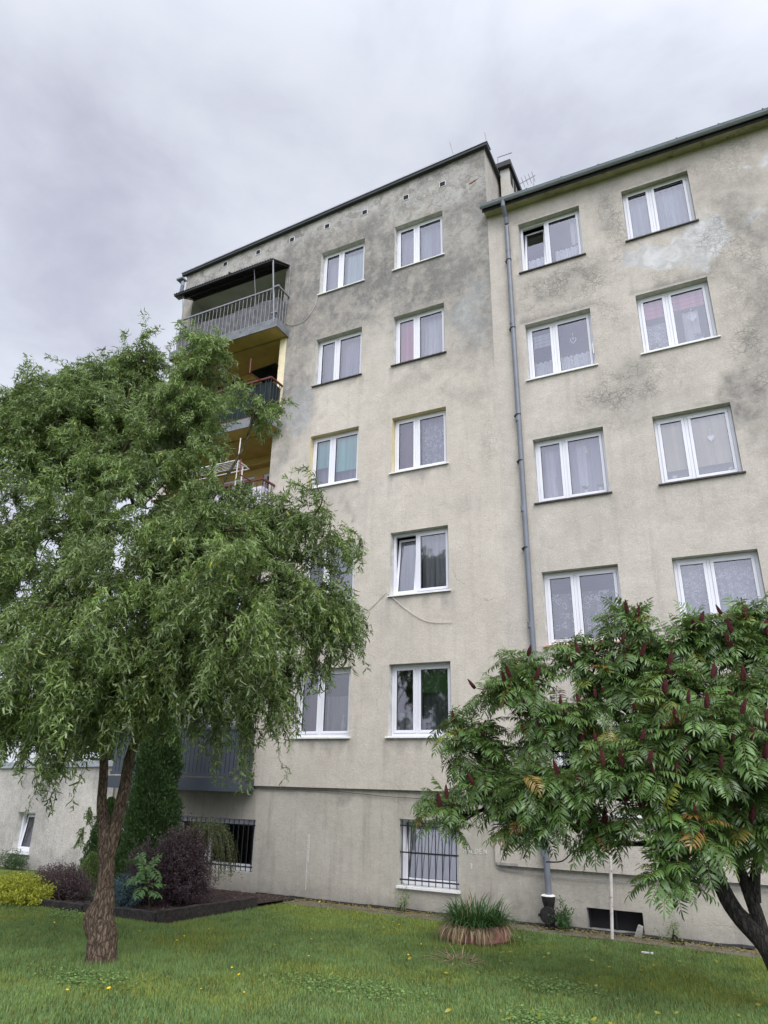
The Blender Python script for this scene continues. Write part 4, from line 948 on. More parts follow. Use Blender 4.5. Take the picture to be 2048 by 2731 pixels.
# ------------------------------------------------------------------ foliage tools
def unit(v): return v/np.maximum(np.linalg.norm(v, axis=-1, keepdims=True), 1e-9)
def leaves(name, P, D, L, Wd, mat, parent, tint, bend=.35, fold=0.0, nrm=None, curl=None):
    """long leaves: base P, direction D, length L, width Wd; 6 points and 3 faces each"""
    n = len(P); D = unit(D)
    if nrm is None: nrm = rng.normal(size=(n, 3))
    side = unit(np.cross(D, nrm)); up = unit(np.cross(side, D))
    L = L[:, None]; Wd = Wd[:, None]
    if curl is None: curl = np.zeros((n, 3))
    c1 = P + D*L*.33 + up*L*bend*.10 + curl*L*.25
    c2 = P + D*L*.70 - up*L*bend*.02 - curl*L*.12
    c3 = P + D*L*1.0 - up*L*bend*.38 + curl*L*.10
    V = np.stack([P, c1-side*Wd*.5+up*fold*Wd, c1+side*Wd*.5+up*fold*Wd, c2-side*Wd*.42+up*fold*Wd, c2+side*Wd*.42+up*fold*Wd, c3], 1).reshape(-1, 3)
    b = (np.arange(n)*6)[:, None]
    T = np.concatenate([b+np.array([[0, 2, 1]]), b+np.array([[3, 4, 5]])]); Q = b+np.array([[1, 2, 4, 3]])
    t = np.repeat(tint, 6, axis=0)
    return npmesh(name, V, [T, Q], mat, parent, t)
def tint(n, base=.5, var=.25, aut=0.0, yel=0.0, per=1):
    m = int(math.ceil(n/per)); a = np.clip(base+rng.normal(size=m)*var, 0, 1); a = np.repeat(a, per)[:n]
    a = np.clip(a+rng.normal(size=n)*.10, 0, 1)
    o = (rng.random(n) < aut)*rng.uniform(.4, 1, n); y = (rng.random(n) < yel)*rng.uniform(.4, 1, n)
    return np.stack([a, o, y, np.ones(n)], 1)
def ws(parent, o): o.matrix_parent_inverse = Matrix.Translation(-Vector(parent.location)); return o
def lobe(px, py, rx, ry, y, dy=None):
    c = at(px, py, y); m = (at(px+1, py, y)-c).length*.93
    return np.array(c), np.array([rx*m, (dy if dy else max(rx, ry)*.75*m), ry*m*1.0])
def inside(n, c, r, power=.55):
    d = unit(rng.normal(size=(n, 3))); u = rng.random((n, 1))**power
    return c + d*u*r, d
# ------------------------------------------------------------------ curly willow
wb = Vector((-6.46, -6.3, gz(0, -6.3)))
WIL = empty('willow_tree', 'curly-leaved willow with forked trunk standing in the lawn, swollen scarred base', 'tree', None, wb)
mb = MB()
tr = [(-6.45, -6.30, -2.06), (-6.47, -6.31, -1.90), (-6.53, -6.30, -1.68), (-6.60, -6.30, -1.52), (-6.56, -6.30, -1.40), (-6.575, -6.3, -1.22), (-6.60, -6.3, -1.0), (-6.64, -6.3, -.82), (-6.69, -6.3, -.66), (-6.80, -6.31, -.40), (-6.83, -6.32, -.1), (-6.88, -6.35, .35), (-6.95, -6.4, 1.2), (-7.0, -6.5, 2.0), (-7.15, -6.6, 2.9), (-7.5, -6.55, 3.6)]
rr = [.172, .146, .148, .150, .122, .092, .084, .095, .080, .056, .050, .048, .043, .034, .022, .012]
def relax(pts, k=3):
    P_ = [Vector(p) for p in pts]; out = []
    for i in range(len(P_)-1):
        a = P_[max(0, i-1)]; b = P_[i]; c_ = P_[i+1]; d = P_[min(len(P_)-1, i+2)]
        for j in range(k):
            t = j/k; out.append(.5*((2*b)+(c_-a)*t+(2*a-5*b+4*c_-d)*t*t+(3*b-a-3*c_+d)*t**3))
    return out+[P_[-1]]
def rads(r, k=3): return [r[i]+(r[i+1]-r[i])*j/k for i in range(len(r)-1) for j in range(k)]+[r[-1]]
def knobbly(pts, rad, n=20, amp=.0, lowz=None, seed=0):
    m = MB(); m.tube(pts, rad, n); V = np.array(m.v); ax = [Vector(p) for p in pts]
    k = 0
    for i, p in enumerate(ax):
        for j in range(n):
            v = Vector(m.v[i*n+j]); d = v-p; an = 6.283*j/n
            a = amp if lowz is None or p.z > lowz else amp*3.2
            f = 1+a*(float(fbm(np.array([math.cos(an)*1.5+7+seed]), np.array([p.z*7+math.sin(an)*1.5]), 3+seed)[0])-.5)*2
            if lowz is not None and p.z < lowz+.06: f += .08*(float(fbm(np.array([math.cos(an)*4+7]), np.array([p.z*9+math.sin(an)*4]), 23)[0])-.5)*2 - .10*max(0, 1-abs(an-4.9)/.28)*(1 if p.z > -1.85 else .4)
            if lowz is not None and p.z < lowz+.25: f *= 1+.10*max(0, math.sin(an*2.0+1.0+p.z*3))*(1 if p.z < lowz else .4)
            m.v[i*n+j] = tuple(p+d*f)
    return m
tk = knobbly(relax(tr[:12], 10), rads(rr[:12], 10), 48, .06, -1.42, 1)
t2 = [(-6.60, -6.3, -.98), (-6.565, -6.29, -.74), (-6.565, -6.27, -.52), (-6.55, -6.24, -.2), (-6.58, -6.2, .1), (-6.52, -6.1, .7), (-6.3, -6.0, 1.6), (-6.1, -5.9, 2.4), (-6.2, -5.9, 3.2)]
r2_ = [.070, .070, .068, .064, .058, .05, .040, .026, .012]
m2 = knobbly(relax(t2[:6], 4), rads(r2_[:6], 4), 16, .06, None, 5)
k = len(tk.v); tk.v += m2.v; tk.f += [tuple(i+k for i in f) for f in m2.f]; tk.m += m2.m
ws(WIL, tk.build('trunk', BARK_W, WIL, smooth=True))
br = MB(); br.tube(relax(tr[11:], 3), rads(rr[11:], 3), 10); br.tube(relax(t2[5:], 3), rads(r2_[5:], 3), 10)
WL = [(50, 985, 105, 125, -6.6, 1), (110, 900, 50, 55, -6.4, 1.2), (225, 920, 95, 110, -6.1, 1), (292, 828, 34, 60, -6.0, 1), (180, 880, 42, 50, -6.2, 1), (422, 910, 50, 95, -5.9, 1), (445, 800, 24, 46, -5.9, 1.4), (550, 892, 12, 22, -5.8, 1.6),
      (365, 985, 60, 90, -6.0, 1), (120, 1150, 150, 160, -7.0, .55), (320, 1100, 150, 170, -6.2, .8), (465, 1130, 62, 90, -5.9, 1), (575, 1150, 40, 50, -5.7, 1), (700, 1160, 34, 72, -5.6, 1.2), (690, 1300, 46, 100, -5.6, 1.1), (625, 1260, 50, 60, -5.8, .8), (510, 1300, 105, 140, -6.2, 1.1), (150, 930, 85, 85, -6.7, 1.4), (240, 960, 90, 90, -5.9, 1.3), (250, 860, 60, 60, -5.7, 1.2), (60, 905, 50, 36, -6.5, 1.1), (330, 900, 40, 50, -6.0, .9),
      (250, 1320, 165, 150, -6.9, 1.0), (50, 1360, 120, 170, -7.2, .7), (420, 1430, 120, 80, -6.5, 1), (575, 1450, 50, 80, -6.0, .8), (130, 1460, 150, 70, -7.4, .9), (-70, 1200, 150, 280, -7.0, .65), (710, 1350, 36, 50, -5.5, 1),
      (300, 1455, 100, 50, -6.9, .9), (430, 1190, 110, 110, -6.6, 1.1), (500, 1330, 120, 120, -6.8, 1.0), (400, 1320, 90, 120, -6.3, .9), (302, 790, 22, 36, -6.0, 1.3), (235, 845, 46, 44, -6.1, 1), (445, 770, 18, 36, -5.9, 1.6), (600, 1130, 30, 36, -5.8, 1), (20, 1500, 60, 55, -7.2, .8), (250, 1460, 60, 45, -6.9, .8)]
SP, SD, SL = [], [], []
anchors = [Vector(p) for p in tr[12:]]+[Vector(p) for p in t2[6:]]
for (px, py, rx, ry, y, dens) in WL:
    c, r = lobe(px, py, rx, ry, y); vol = r[0]*r[1]*r[2]; area = r[0]*r[2]
    r = np.maximum(r-.11, .09); nt_ = max(3, int((43 if py > 1000 else 38)*dens*(area**.9)+4)); per_ = 6; n = nt_*per_
    p, d = inside(nt_, c, r, .40); p = np.repeat(p, per_, 0)+rng.normal(size=(n, 3))*.075; d = unit(np.repeat(d+rng.normal(size=(nt_, 3))*.45, per_, 0)+rng.normal(size=(n, 3))*.28)
    p[:, 2] += .10
    SP.append(p); out = unit(d*np.array([1, 1, .5])+np.array([0, 0, .55 if py < 1150 else .2])); SD.append(out); SL.append(np.repeat(rng.uniform(.25, .62, nt_), per_)*rng.uniform(.7, 1.1, n)*(1.4 if py > 1240 or px > 640 else 1.0))
    cv = Vector(c); a = min(anchors, key=lambda q: (q-cv).length + max(0, q.z-cv.z)*1.2)
    mid = a.lerp(cv, .5)+Vector((random.uniform(-.2, .2), random.uniform(-.2, .2), .25))
    br.tube(relax([a, mid, cv], 6), rads([.026, .018, .007], 6), 7)
    for q in range(7):
        e_ = Vector(p[q]); m_ = cv.lerp(e_, .5)+Vector((0, 0, .12)); br.tube(relax([mid.lerp(cv, random.uniform(.3, 1)), m_, e_], 4), rads([.014, .010, .005], 4), 5)
# hanging tresses along the lower edge
for (px, py, ln, n, y) in ((140, 1530, 1.05, 18, -7.2), (185, 1520, .8, 10, -7.0), (115, 1530, .75, 10, -7.2), (470, 1480, 1.1, 7, -6.0), (440, 1490, .8, 5, -6.1), (552, 1500, 1.15, 9, -5.9), (30, 1520, .55, 20, -7.2), (600, 1470, .7, 14, -5.8), (690, 1400, .4, 10, -5.6), (-20, 1530, .5, 16, -7.3), (750, 1310, .4, 7, -5.6),
                       (410, 1490, .6, 6, -6.2), (520, 1490, .7, 7, -6.0), (250, 1490, .7, 10, -6.8), (748, 1180, .3, 5, -5.5), (640, 1410, .5, 10, -5.7), (285, 1490, .75, 10, -6.7), (215, 1760, .25, 3, -6.15), (495, 1500, .8, 5, -5.9), (350, 1480, .5, 8, -6.4), (60, 1520, .5, 10, -7.2)):
    c = np.array(at(px, py, y)); p = c+rng.normal(size=(n, 3))*np.array([.10, .14, .10]); SP.append(p); SD.append(np.tile([0, 0, -.6], (n, 1))+rng.normal(size=(n, 3))*.15); SL.append(rng.uniform(.6, 1.0, n)*ln)
SP = np.concatenate(SP); SD = unit(np.concatenate(SD)); SL = np.concatenate(SL)
NS = 16; ns = len(SP); d = SD.copy(); p = SP.copy(); pts = [p.copy()]; ax = unit(rng.normal(size=(ns, 3)))
wph = rng.uniform(0, 6.28, ns); wfr = rng.uniform(2.5, 4.5, ns)
for i in range(NS):
    d = unit(d+np.array([0, 0, -1])*.13+rng.normal(size=(ns, 3))*.05)
    s1 = unit(np.cross(d, ax)); wv = (np.sin(wph+i*wfr*.35)[:, None]*s1+np.cos(wph+i*wfr*.35)[:, None]*np.cross(d, s1))*.45
    p = p+(d+wv)*(SL/NS)[:, None]; pts.append(p.copy())
PT = np.stack(pts, 1)
# twigs as thin three-sided tubes collapsed to ribbons would vanish edge on: use triangular tubes
K = PT[:, ::3]; nk = K.shape[1]; T_ = np.gradient(K, axis=1); T_ = unit(T_); s1 = unit(np.cross(T_, ax[:, None, :])); s2 = np.cross(T_, s1)
rad = np.linspace(.0045, .0015, nk)[None, :, None]
ring = np.stack([K+s1*rad, K+(-.5*s1+.87*s2)*rad, K+(-.5*s1-.87*s2)*rad], 2)
V = ring.reshape(-1, 3); b = (np.arange(ns)[:, None, None]*nk*3+np.arange(nk-1)[None, :, None]*3+np.arange(3)[None, None, :]); b2 = (np.arange(ns)[:, None, None]*nk*3+np.arange(nk-1)[None, :, None]*3+((np.arange(3)+1) % 3)[None, None, :])
Q = np.stack([b, b2, b2+3, b+3], -1).reshape(-1, 4)
npmesh('twigs', V, [Q], BARK_WG, WIL)
ws(WIL, br.build('branches', BARK_WG, WIL, smooth=True))
per = 3; lp = PT[:, 1:, :].repeat(per, axis=1).reshape(-1, 3); dd = unit(np.gradient(PT, axis=1))[:, 1:, :].repeat(per, axis=1).reshape(-1, 3)
n = len(lp); sidev = unit(np.cross(dd, rng.normal(size=(n, 3))))
D_ = dd*.55+sidev*.75+np.array([0, 0, -.42])
tt = tint(n, .50, .16, 0, .012, NS*per); tt[:, 0] = np.clip(tt[:, 0]+np.repeat(np.repeat(rng.normal(size=(ns+5)//6)*.24, 6)[:ns], NS*per), 0, 1)
hz_ = np.clip((lp[:, 2]-1.5)/6, 0, 1); tt[:, 0] = np.clip(tt[:, 0]+.0*hz_, 0, 1)
leaves('crown', lp+rng.normal(size=(n, 3))*.008, D_, rng.uniform(.05, .125, n), rng.uniform(.011, .021, n), L_WIL, WIL, tt, .9, .1, curl=rng.normal(size=(n, 3))*.6)
# ------------------------------------------------------------------ staghorn sumac
sb_ = Vector((.12, -3.9, gz(0, -3.9)))
SUM = empty('sumac_tree', 'staghorn sumac with dark crooked trunk and upright crimson fruit cones', 'tree', None, sb_)
stem = [(.12, -3.9, -2.15), (.02, -3.9, -1.87), (-.12, -3.9, -1.52), (-.35, -3.9, -1.26), (-.48, -3.9, -.93), (-.50, -3.9, -.54), (-.58, -3.9, -.09), (-.9, -4.0, .35)]
sr_ = [.125, .115, .105, .085, .075, .062, .05, .032]
sm_ = knobbly(relax(stem, 5), rads(sr_, 5), 16, .09, None, 9)
def addmb(a, b_): k = len(a.v); a.v += b_.v; a.f += [tuple(i+k for i in f) for f in b_.f]; a.m += b_.m
s2_ = [(-.11, -3.9, -1.58), (-.18, -3.88, -1.2), (-.28, -3.85, -.79), (-.36, -3.8, -.5), (-.34, -3.7, -.1), (-.2, -3.6, .4)]
s3_ = [(-.16, -3.88, -1.15), (-.10, -3.9, -.82), (.08, -3.95, -.55), (.35, -4.0, -.1), (.6, -4.0, .5)]
addmb(sm_, knobbly(relax(s2_, 5), rads([.07, .065, .055, .045, .04, .028], 5), 14, .09, None, 11)); addmb(sm_, knobbly(relax(s3_, 5), rads([.055, .05, .045, .04, .028], 5), 14, .09, None, 13))
ws(SUM, sm_.build('trunk', BARK_S, SUM, smooth=True))
SLb = [(1110, 1465, 95, 62, -4.4, 11), (1010, 1580, 62, 62, -4.4, 8), (955, 1745, 62, 36, -4.6, 5), (1220, 1560, 130, 100, -4.2, 17), (1250, 1420, 60, 60, -4.2, 6), (1350, 1340, 52, 42, -4.2, 6), (1330, 1450, 90, 80, -4.2, 10), (1500, 1360, 70, 55, -4.1, 9),
       (1610, 1380, 90, 90, -4.0, 12), (1450, 1520, 160, 110, -4.4, 20), (1160, 1700, 130, 80, -4.7, 17), (1370, 1680, 150, 95, -4.9, 20), (1560, 1600, 140, 130, -4.8, 22), (1630, 1790, 60, 50, -4.4, 7), (1490, 1790, 80, 55, -5.0, 9),
       (1440, 1860, 38, 42, -5.1, 4), (1290, 1785, 60, 30, -4.6, 5), (1050, 1650, 70, 60, -4.4, 7), (1560, 1720, 90, 60, -4.4, 8), (1120, 1770, 60, 22, -4.6, 4), (1780, 1550, 120, 180, -4.2, 16), (1430, 1420, 90, 60, -4.0, 9), (1420, 1610, 120, 70, -4.6, 10), (1640, 1330, 60, 40, -3.8, 6), (1600, 1500, 70, 55, -4.3, 8), (1640, 1670, 60, 70, -4.4, 8), (1060, 1690, 60, 40, -4.5, 5)]
tips = []; tdir = []; brs = MB()
hub = [Vector((-.58, -3.9, -.09)), Vector((-.9, -4.0, .35)), Vector((-.34, -3.7, -.1)), Vector((-.2, -3.6, .4)), Vector((.6, -4.0, .5)), Vector((-.5, -3.9, -.54))]
for (px, py, rx, ry, y, n) in SLb:
    n = int(n*1.55)
    c, r = lobe(px, py, rx, ry, y, None); p, d = inside(n, c, r*.95, .45); cv = Vector(c); r[1] = max(r[1], .35)
    cb = cv+Vector((0, .1, -.3)); a = min(hub, key=lambda q: (q-cb).length)
    if cb.z < a.z-.1: cb.z = cb.z+.15
    m_ = a.lerp(cb, .5)+Vector((random.uniform(-.1, .1), random.uniform(-.1, .1), -.06))
    brs.tube(relax([a, m_, cb], 6), rads([.036, .028, .018], 6), 8)
    for q in range(n):
        tp = Vector(p[q]); st_ = m_.lerp(cb, random.uniform(.4, 1)); dv = Vector(d[q]); dv = (dv*.6+Vector((0, -.15, .75))).normalized()
        mm_ = st_.lerp(tp, .6)-dv*.12; brs.tube(relax([st_, mm_, tp], 3), rads([.014, .010, .008], 3), 6)
        tips.append(np.array(tp)); tdir.append(np.array(dv))
# bare twigs below
for pts_ in (((1240, 1835), (1215, 1860), (1180, 1862)), ((1130, 1855), (1150, 1820), (1190, 1790))):
    brs.tube(relax([at(a, b, -4.5) for a, b in pts_], 4), .007, 5)
ws(SUM, brs.build('branches', BARK_S, SUM, smooth=True))
tips = np.array(tips); tdir = np.array(tdir)
def pinnate(name, tips, tdir, per, Lr, mat, parent, aut=.02, ll=.095, lw=.024, pairs=9):
    nt = len(tips); n = nt*per; base = np.repeat(tips, per, 0); td = np.repeat(tdir, per, 0)
    ang = np.tile(np.arange(per)/per*2*math.pi, nt)+np.repeat(rng.uniform(0, 6.28, nt), per)+rng.normal(size=n)*.3
    e1 = unit(np.cross(td, np.array([.3, 1, .2]))); e2 = np.cross(td, e1)
    el = rng.uniform(.05, .95, n)[:, None]
    D = unit((e1*np.cos(ang)[:, None]+e2*np.sin(ang)[:, None])*(1-el*.45)+td*el*.75)
    base = base-td*rng.uniform(0, .14, n)[:, None]
    L = rng.uniform(*Lr, n); seg = pairs+2; pos = base.copy(); d = D.copy(); R_ = [pos.copy()]; DD = [d.copy()]
    sag = rng.uniform(.03, .15, n)[:, None]
    for i in range(seg):
        d = unit(d+np.array([0, 0, -1])*sag); pos = pos+d*(L/seg)[:, None]; R_.append(pos.copy()); DD.append(d.copy())
    R_ = np.stack(R_, 1); DD = np.stack(DD, 1)
    s = unit(np.cross(DD, np.array([0, 0, 1.0])+.25*rng.normal(size=(n, 1, 3)))); up = np.cross(s, DD)
    rad = .0028; ring = np.stack([R_+up*rad, R_+s*rad, R_-s*rad], 2); nk = R_.shape[1]
    V = ring.reshape(-1, 3); a = np.arange(n)[:, None, None]*nk*3+np.arange(nk-1)[None, :, None]*3
    b = a+np.arange(3)[None, None]; b2 = a+((np.arange(3)+1) % 3)[None, None]; Q = np.stack([b, b2, b2+3, b+3], -1).reshape(-1, 4)
    lt = tint(n, .5, .25, aut, .03); lt[:, 1] *= .6; lt[:, 2] *= .6
    rt = np.repeat(lt, nk*3, 0).copy(); rt[:, 1] = np.maximum(rt[:, 1], .25)
    P, D2, N2, LL, TT = [], [], [], [], []
    for i in range(2, seg+1):
        f = (i-2)/(seg-2); sz = (.62+.55*math.sin(math.pi*(.15+.75*f)))*(1 if f < .85 else .8)
        for sg in (-1, 1):
            dirv_ = unit(s[:, i]*sg*.88+DD[:, i]*.45+np.array([0, 0, -.28])+rng.normal(size=(n, 3))*.10)
            P.append(R_[:, i]+rng.normal(size=(n, 3))*.003); D2.append(dirv_); N2.append(up[:, i]); LL.append(np.full(n, sz*ll)*rng.uniform(.85, 1.15, n)*(L/np.mean(Lr))); TT.append(lt)
    P.append(R_[:, seg]); D2.append(DD[:, seg]); N2.append(up[:, seg]); LL.append(np.full(n, ll)); TT.append(lt)
    P = np.concatenate(P); D2 = np.concatenate(D2); N2 = np.concatenate(N2); LL = np.concatenate(LL); TT = np.concatenate(TT).copy()
    TT[:, 0] = np.clip(TT[:, 0]+rng.normal(size=len(TT))*.06, 0, 1)
    npmesh('leaf_stalks', V, [Q], mat, parent, rt)
    return leaves(name, P, D2, LL, np.full(len(P), lw)*LL/ll, mat, parent, TT, .5, .16, nrm=N2+rng.normal(size=N2.shape)*.12)
pinnate('crown', tips, tdir, 9, (.22, .40), L_SUM, SUM, aut=.03, lw=.018, ll=.094)
# upright fruit cones: a bumpy spindle, shared mesh
def cone_mesh():
    V, Fc = [], []; n, m_ = 12, 14
    for i in range(m_+1):
        t = i/m_; r0 = .026*math.sin(math.pi*min(1, .12+t*.88))**.6*(1-.55*t)+.002
        for j in range(n):
            a = 2*math.pi*j/n; k_ = 1+.30*math.sin(a*5+i*2.3)*math.cos(i*2.1+j)+random.uniform(-.10, .10)
            V.append((r0*k_*math.cos(a), r0*k_*math.sin(a), t*.165))
    for i in range(m_):
        for j in range(n): Fc.append((i*n+j, i*n+(j+1) % n, (i+1)*n+(j+1) % n, (i+1)*n+j))
    Fc.append(tuple(m_*n+j for j in range(n))); me = bpy.data.meshes.new('fruit_cone'); me.from_pydata(V, [], Fc); me.materials.append(FRUIT); me.update(); return me
cms = [cone_mesh() for _ in range(3)]
tv = tips-np.array(CAM); dep = tv@np.array(FW); pu = tv@np.array(RT)/dep*8; pv = tv@np.array(UP)/dep*8
cov = np.array([np.sum((np.hypot(pu-pu[i], pv-pv[i]) < .20) & (dep < dep[i]-.05)) for i in range(len(tips))])
pick = [i for i in np.argsort(cov+rng.random(len(tips))*1.2) if tips[i, 0] < .62][:98]
for i in pick:
    o = bpy.data.objects.new('fruit_cone', random.choice(cms)); C.objects.link(o); o.parent = SUM; o.matrix_parent_inverse = Matrix.Translation(-SUM.location)
    dv = Vector(tdir[i])*.6+Vector((random.uniform(-.5, .5), random.uniform(-.5, .1), .9)); o.location = Vector(tips[i])+dv.normalized()*.045+Vector((-.01, -.10, .0)); o.rotation_euler = dv.to_track_quat('Z', 'Y').to_euler(); sc_ = random.uniform(.6, 1.1); o.scale = (sc_*random.uniform(.9, 1.25), sc_*1.05, sc_)
cA = onground(343, 1996); cB = onground(549, 1962); cC = onground(64, 1958)
# ------------------------------------------------------------------ shrubs in the bed
def foliage(e, mat, P, D, L, Wd, tt, name='foliage', bend=.5, nrm=None): return leaves(name, P, D, L, Wd, mat, e, tt, bend, .05, nrm=nrm)
def shell(n, base, h, r, prof, lump=.18, seed=1):
    t = rng.random(n); a = rng.uniform(0, 2*math.pi, n); rad = r*prof(t)
    lumpv = 1+lump*(fbm(np.cos(a)*2.2+5+seed, t*h*4+np.sin(a)*2.2, seed)-.5)*2
    u = rng.random(n)**.35; x = np.cos(a)*rad*lumpv*u; y = np.sin(a)*rad*lumpv*u
    P = np.stack([base[0]+x, base[1]+y, base[2]+t*h], 1); N = np.stack([np.cos(a), np.sin(a), np.full(n, .45)], 1); return P, unit(N)
def conifer(name, label, cat, base, h, r, mat, n, prof, l=.06, w=.02, group=None, lean=None):
    e = empty(name, label, cat, group, base); P, N = shell(n, base, h, r, prof, .42, int(abs(base[0]*7)))
    D = N*.55+np.array([0, 0, .75])+rng.normal(size=(n, 3))*.35
    ti = tint(n, .45, .22)
    foliage(e, mat, P, D, rng.uniform(.6, 1.2, n)*l, np.full(n, w), ti, 'crown', .4)
    mb = MB(); mb.tube([(base[0], base[1], base[2]-.02), (base[0], base[1], base[2]+h*.85)], [r*.10, r*.03], 8); ws(e, mb.build('trunk', BARK_S, e)); return e
pf_cone = lambda t: np.clip((1-t)**.55, .02, 1)*np.clip(.7+1.2*t, 0, 1)
pf_col = lambda t: np.clip((1-t)*4.2, .0, 1)**.6*(1-.38*t)*np.clip(.85+t, 0, 1)
def pos(px, py, off=0): p = onground(px, py); return Vector((p.x, p.y+off, gz(p.x, p.y+off)))
def ph(px, py, y): return at(px, py, y)
bx, by = ph(313, 1900, -1.4), ph(325, 1520, -1.4)
zt_ = by.z; p0 = Vector((ph(312, 1900, -1.4).x, -1.4, gz(0, -1.4)))
conifer('thuja', 'tall dark green columnar thuja in front of the slate balcony', 'conifer', p0, zt_-p0.z, .60, L_THU, 42000, pf_col, .070, .018)
q = ph(215, 1900, -.95); p1 = Vector((q.x, -.95, gz(0, -.95))); conifer('thuja', 'shorter dark green conical thuja half hidden behind the willow trunk', 'conifer', p1, ph(215, 1725, -.95).z-p1.z, .50, L_THU, 20000, pf_cone, .055, .016)
q = ph(188, 1925, -1.5); p1 = Vector((q.x, -1.5, gz(0, -1.5))); conifer('dwarf_conifer', 'small rounded bright green dwarf conifer left of the willow trunk', 'conifer', p1, .62, .30, L_WIL, 7000, pf_cone, .045, .014)
def bush(name, label, base, rx, ry, h, mat, n, l, w, stems=26, cat='shrub', up=.5, spiky=0.0, group=None, stemmat=None):
    e = empty(name, label, cat, group, base); d = unit(rng.normal(size=(n, 3))); d[:, 2] = np.abs(d[:, 2])*1.0
    u = rng.random((n, 1))**.4; th = fbm(d[:, 0]*2.5+9, d[:, 1]*2.5+d[:, 2]*3, 5)[:, None]; lum = .72+.56*th+spiky*(rng.random((n, 1)) < .12)
    z_ = .10+.9*d[:, 2:]*u*lum
    P = np.array(base)+np.concatenate([d[:, :2]*u*lum*np.array([rx, ry])*(1-.25*z_*0), z_*h], 1)
    # gather into twiggy clumps
    ncl = n//26; cl = P[rng.integers(0, n, ncl)]; idx_ = rng.integers(0, ncl, n)
    dv = unit(rng.normal(size=(ncl, 3))*.5+np.array([0, 0, up])+(cl-np.array(base))/max(rx, h)*.8); s = rng.uniform(0, .22, n)[:, None]
    P = cl[idx_]+dv[idx_]*s+rng.normal(size=(n, 3))*.022
    foliage(e, mat, P, dv[idx_]*.4+rng.normal(size=(n, 3))*.6, rng.uniform(.7, 1.3, n)*l, np.full(n, w), tint(n, .5, .25), 'foliage')
    mb = MB(); b_ = Vector(base)
    for i in range(stems):
        t = Vector(cl[random.randrange(ncl)]); mb.tube([b_+Vector((random.uniform(-.12, .12), random.uniform(-.08, .08), -.01)), b_.lerp(t, .5)+Vector((0, 0, .08)), t+Vector(dv[0])*.0], [.012, .008, .003], 5)
    ws(e, mb.build('stems', stemmat or BARK_S, e)); return e
def gp_(px, py, y): q = ph(px, py, y); return Vector((q.x, y, gz(0, y)))
bush('barberry_bush', 'large dark purple barberry bush in the timber edged bed', onground(382, 1962), .58, .38, 1.14, L_BARB, 26000, .028, .017, 60, spiky=.1)
bush('barberry_bush', 'lower dull purple bush between the thuja and the large barberry', onground(306, 1960), .42, .30, .86, L_BARB, 11000, .028, .016, 30)
bush('spirea_shrub', 'low brownish purple dry-looking shrub left of the willow trunk', onground(122, 1946), .52, .35, .42, L_SPI, 15000, .028, .014, 50, up=.8)
bush('juniper_shrub', 'low golden yellow spreading juniper at the left end of the bed', onground(26, 1952), .66, .36, .26, L_GOLD, 17000, .038, .018, 30, up=.3)
bush('blue_juniper', 'small blue-grey juniper right of the willow trunk', onground(250, 1968), .30, .25, .34, L_BLUE, 6000, .030, .012, 14, up=.6)
bush('dry_grass_tuft', 'small grey dry tuft behind the timber edging left of the trunk', onground(172, 1950), .22, .18, .22, L_SPI, 2500, .05, .006, 10, up=1.0, cat='grass tuft')
bush('weedy_shrub', 'low dark weeds at the foot of the annex wall', gp_(20, 1890, -.15), .55, .15, .28, L_THU, 3000, .03, .012, 14)
# weeping shrub with arching shoots right of the barberry
e = empty('weeping_shrub', 'green weeping shrub with arching shoots beside the grilled window', 'shrub', None, gp_(428, 1950, -1.7))
n = 95; b0 = np.array(e.location)+np.array([0, 0, .92]); a = rng.uniform(0, 6.28, n); sp = rng.uniform(.06, .36, n); p = np.tile(b0, (n, 1))+rng.normal(size=(n, 3))*.05
d = np.stack([np.cos(a)*sp, np.sin(a)*sp, np.full(n, .75)], 1); pts = [p.copy()]
for i in range(22): d = d+np.array([0, 0, -.095]); p = p+unit(d)*.062; pts.append(p.copy())
PT2 = np.stack(pts, 1); PT2[:, :, 2] = np.maximum(PT2[:, :, 2], e.location.z+.05)
lp = PT2[:, 1:].repeat(5, 1).reshape(-1, 3); dd = np.gradient(PT2, axis=1)[:, 1:].repeat(5, 1).reshape(-1, 3); m_ = len(lp)
foliage(e, leafmat('weeping_leaf', (.085, .105, .04), (.09, .10, .05), .6, .15), lp, unit(dd)*.7+rng.normal(size=(m_, 3))*.5, rng.uniform(.025, .045, m_), np.full(m_, .007), tint(m_, .5, .25))
mb = MB()
for i in range(0, n, 2): mb.tube([Vector(q_) for q_ in PT2[i][::3]], .004, 4)
mb.tube([e.location, Vector(b0)], [.02, .015], 7); ws(e, mb.build('stems', BARK_WG, e))
# sumac seedling
e = empty('sumac_sapling', 'young light green sumac shoot in front of the purple bush', 'plant', None, onground(322, 1976)); b0 = e.location
mb = MB(); tp_ = ph(308, 1862, b0.y); mb.tube(relax([b0, b0.lerp(tp_, .5)+Vector((.05, 0, 0)), tp_], 4), .009, 6); ws(e, mb.build('stem', BARK_WG, e))
tps = np.array([tp_, b0.lerp(tp_, .55), b0.lerp(tp_, .8)]); pinnate('foliage', tps, np.array([[0, -.3, 1.0], [.2, -.4, .8], [-.2, -.4, .8]]), 5, (.30, .45), leafmat('sapling_leaf', (.10, .20, .06), (.14, .2, .08), .5, .3), e, 0, .10, .034, 6)
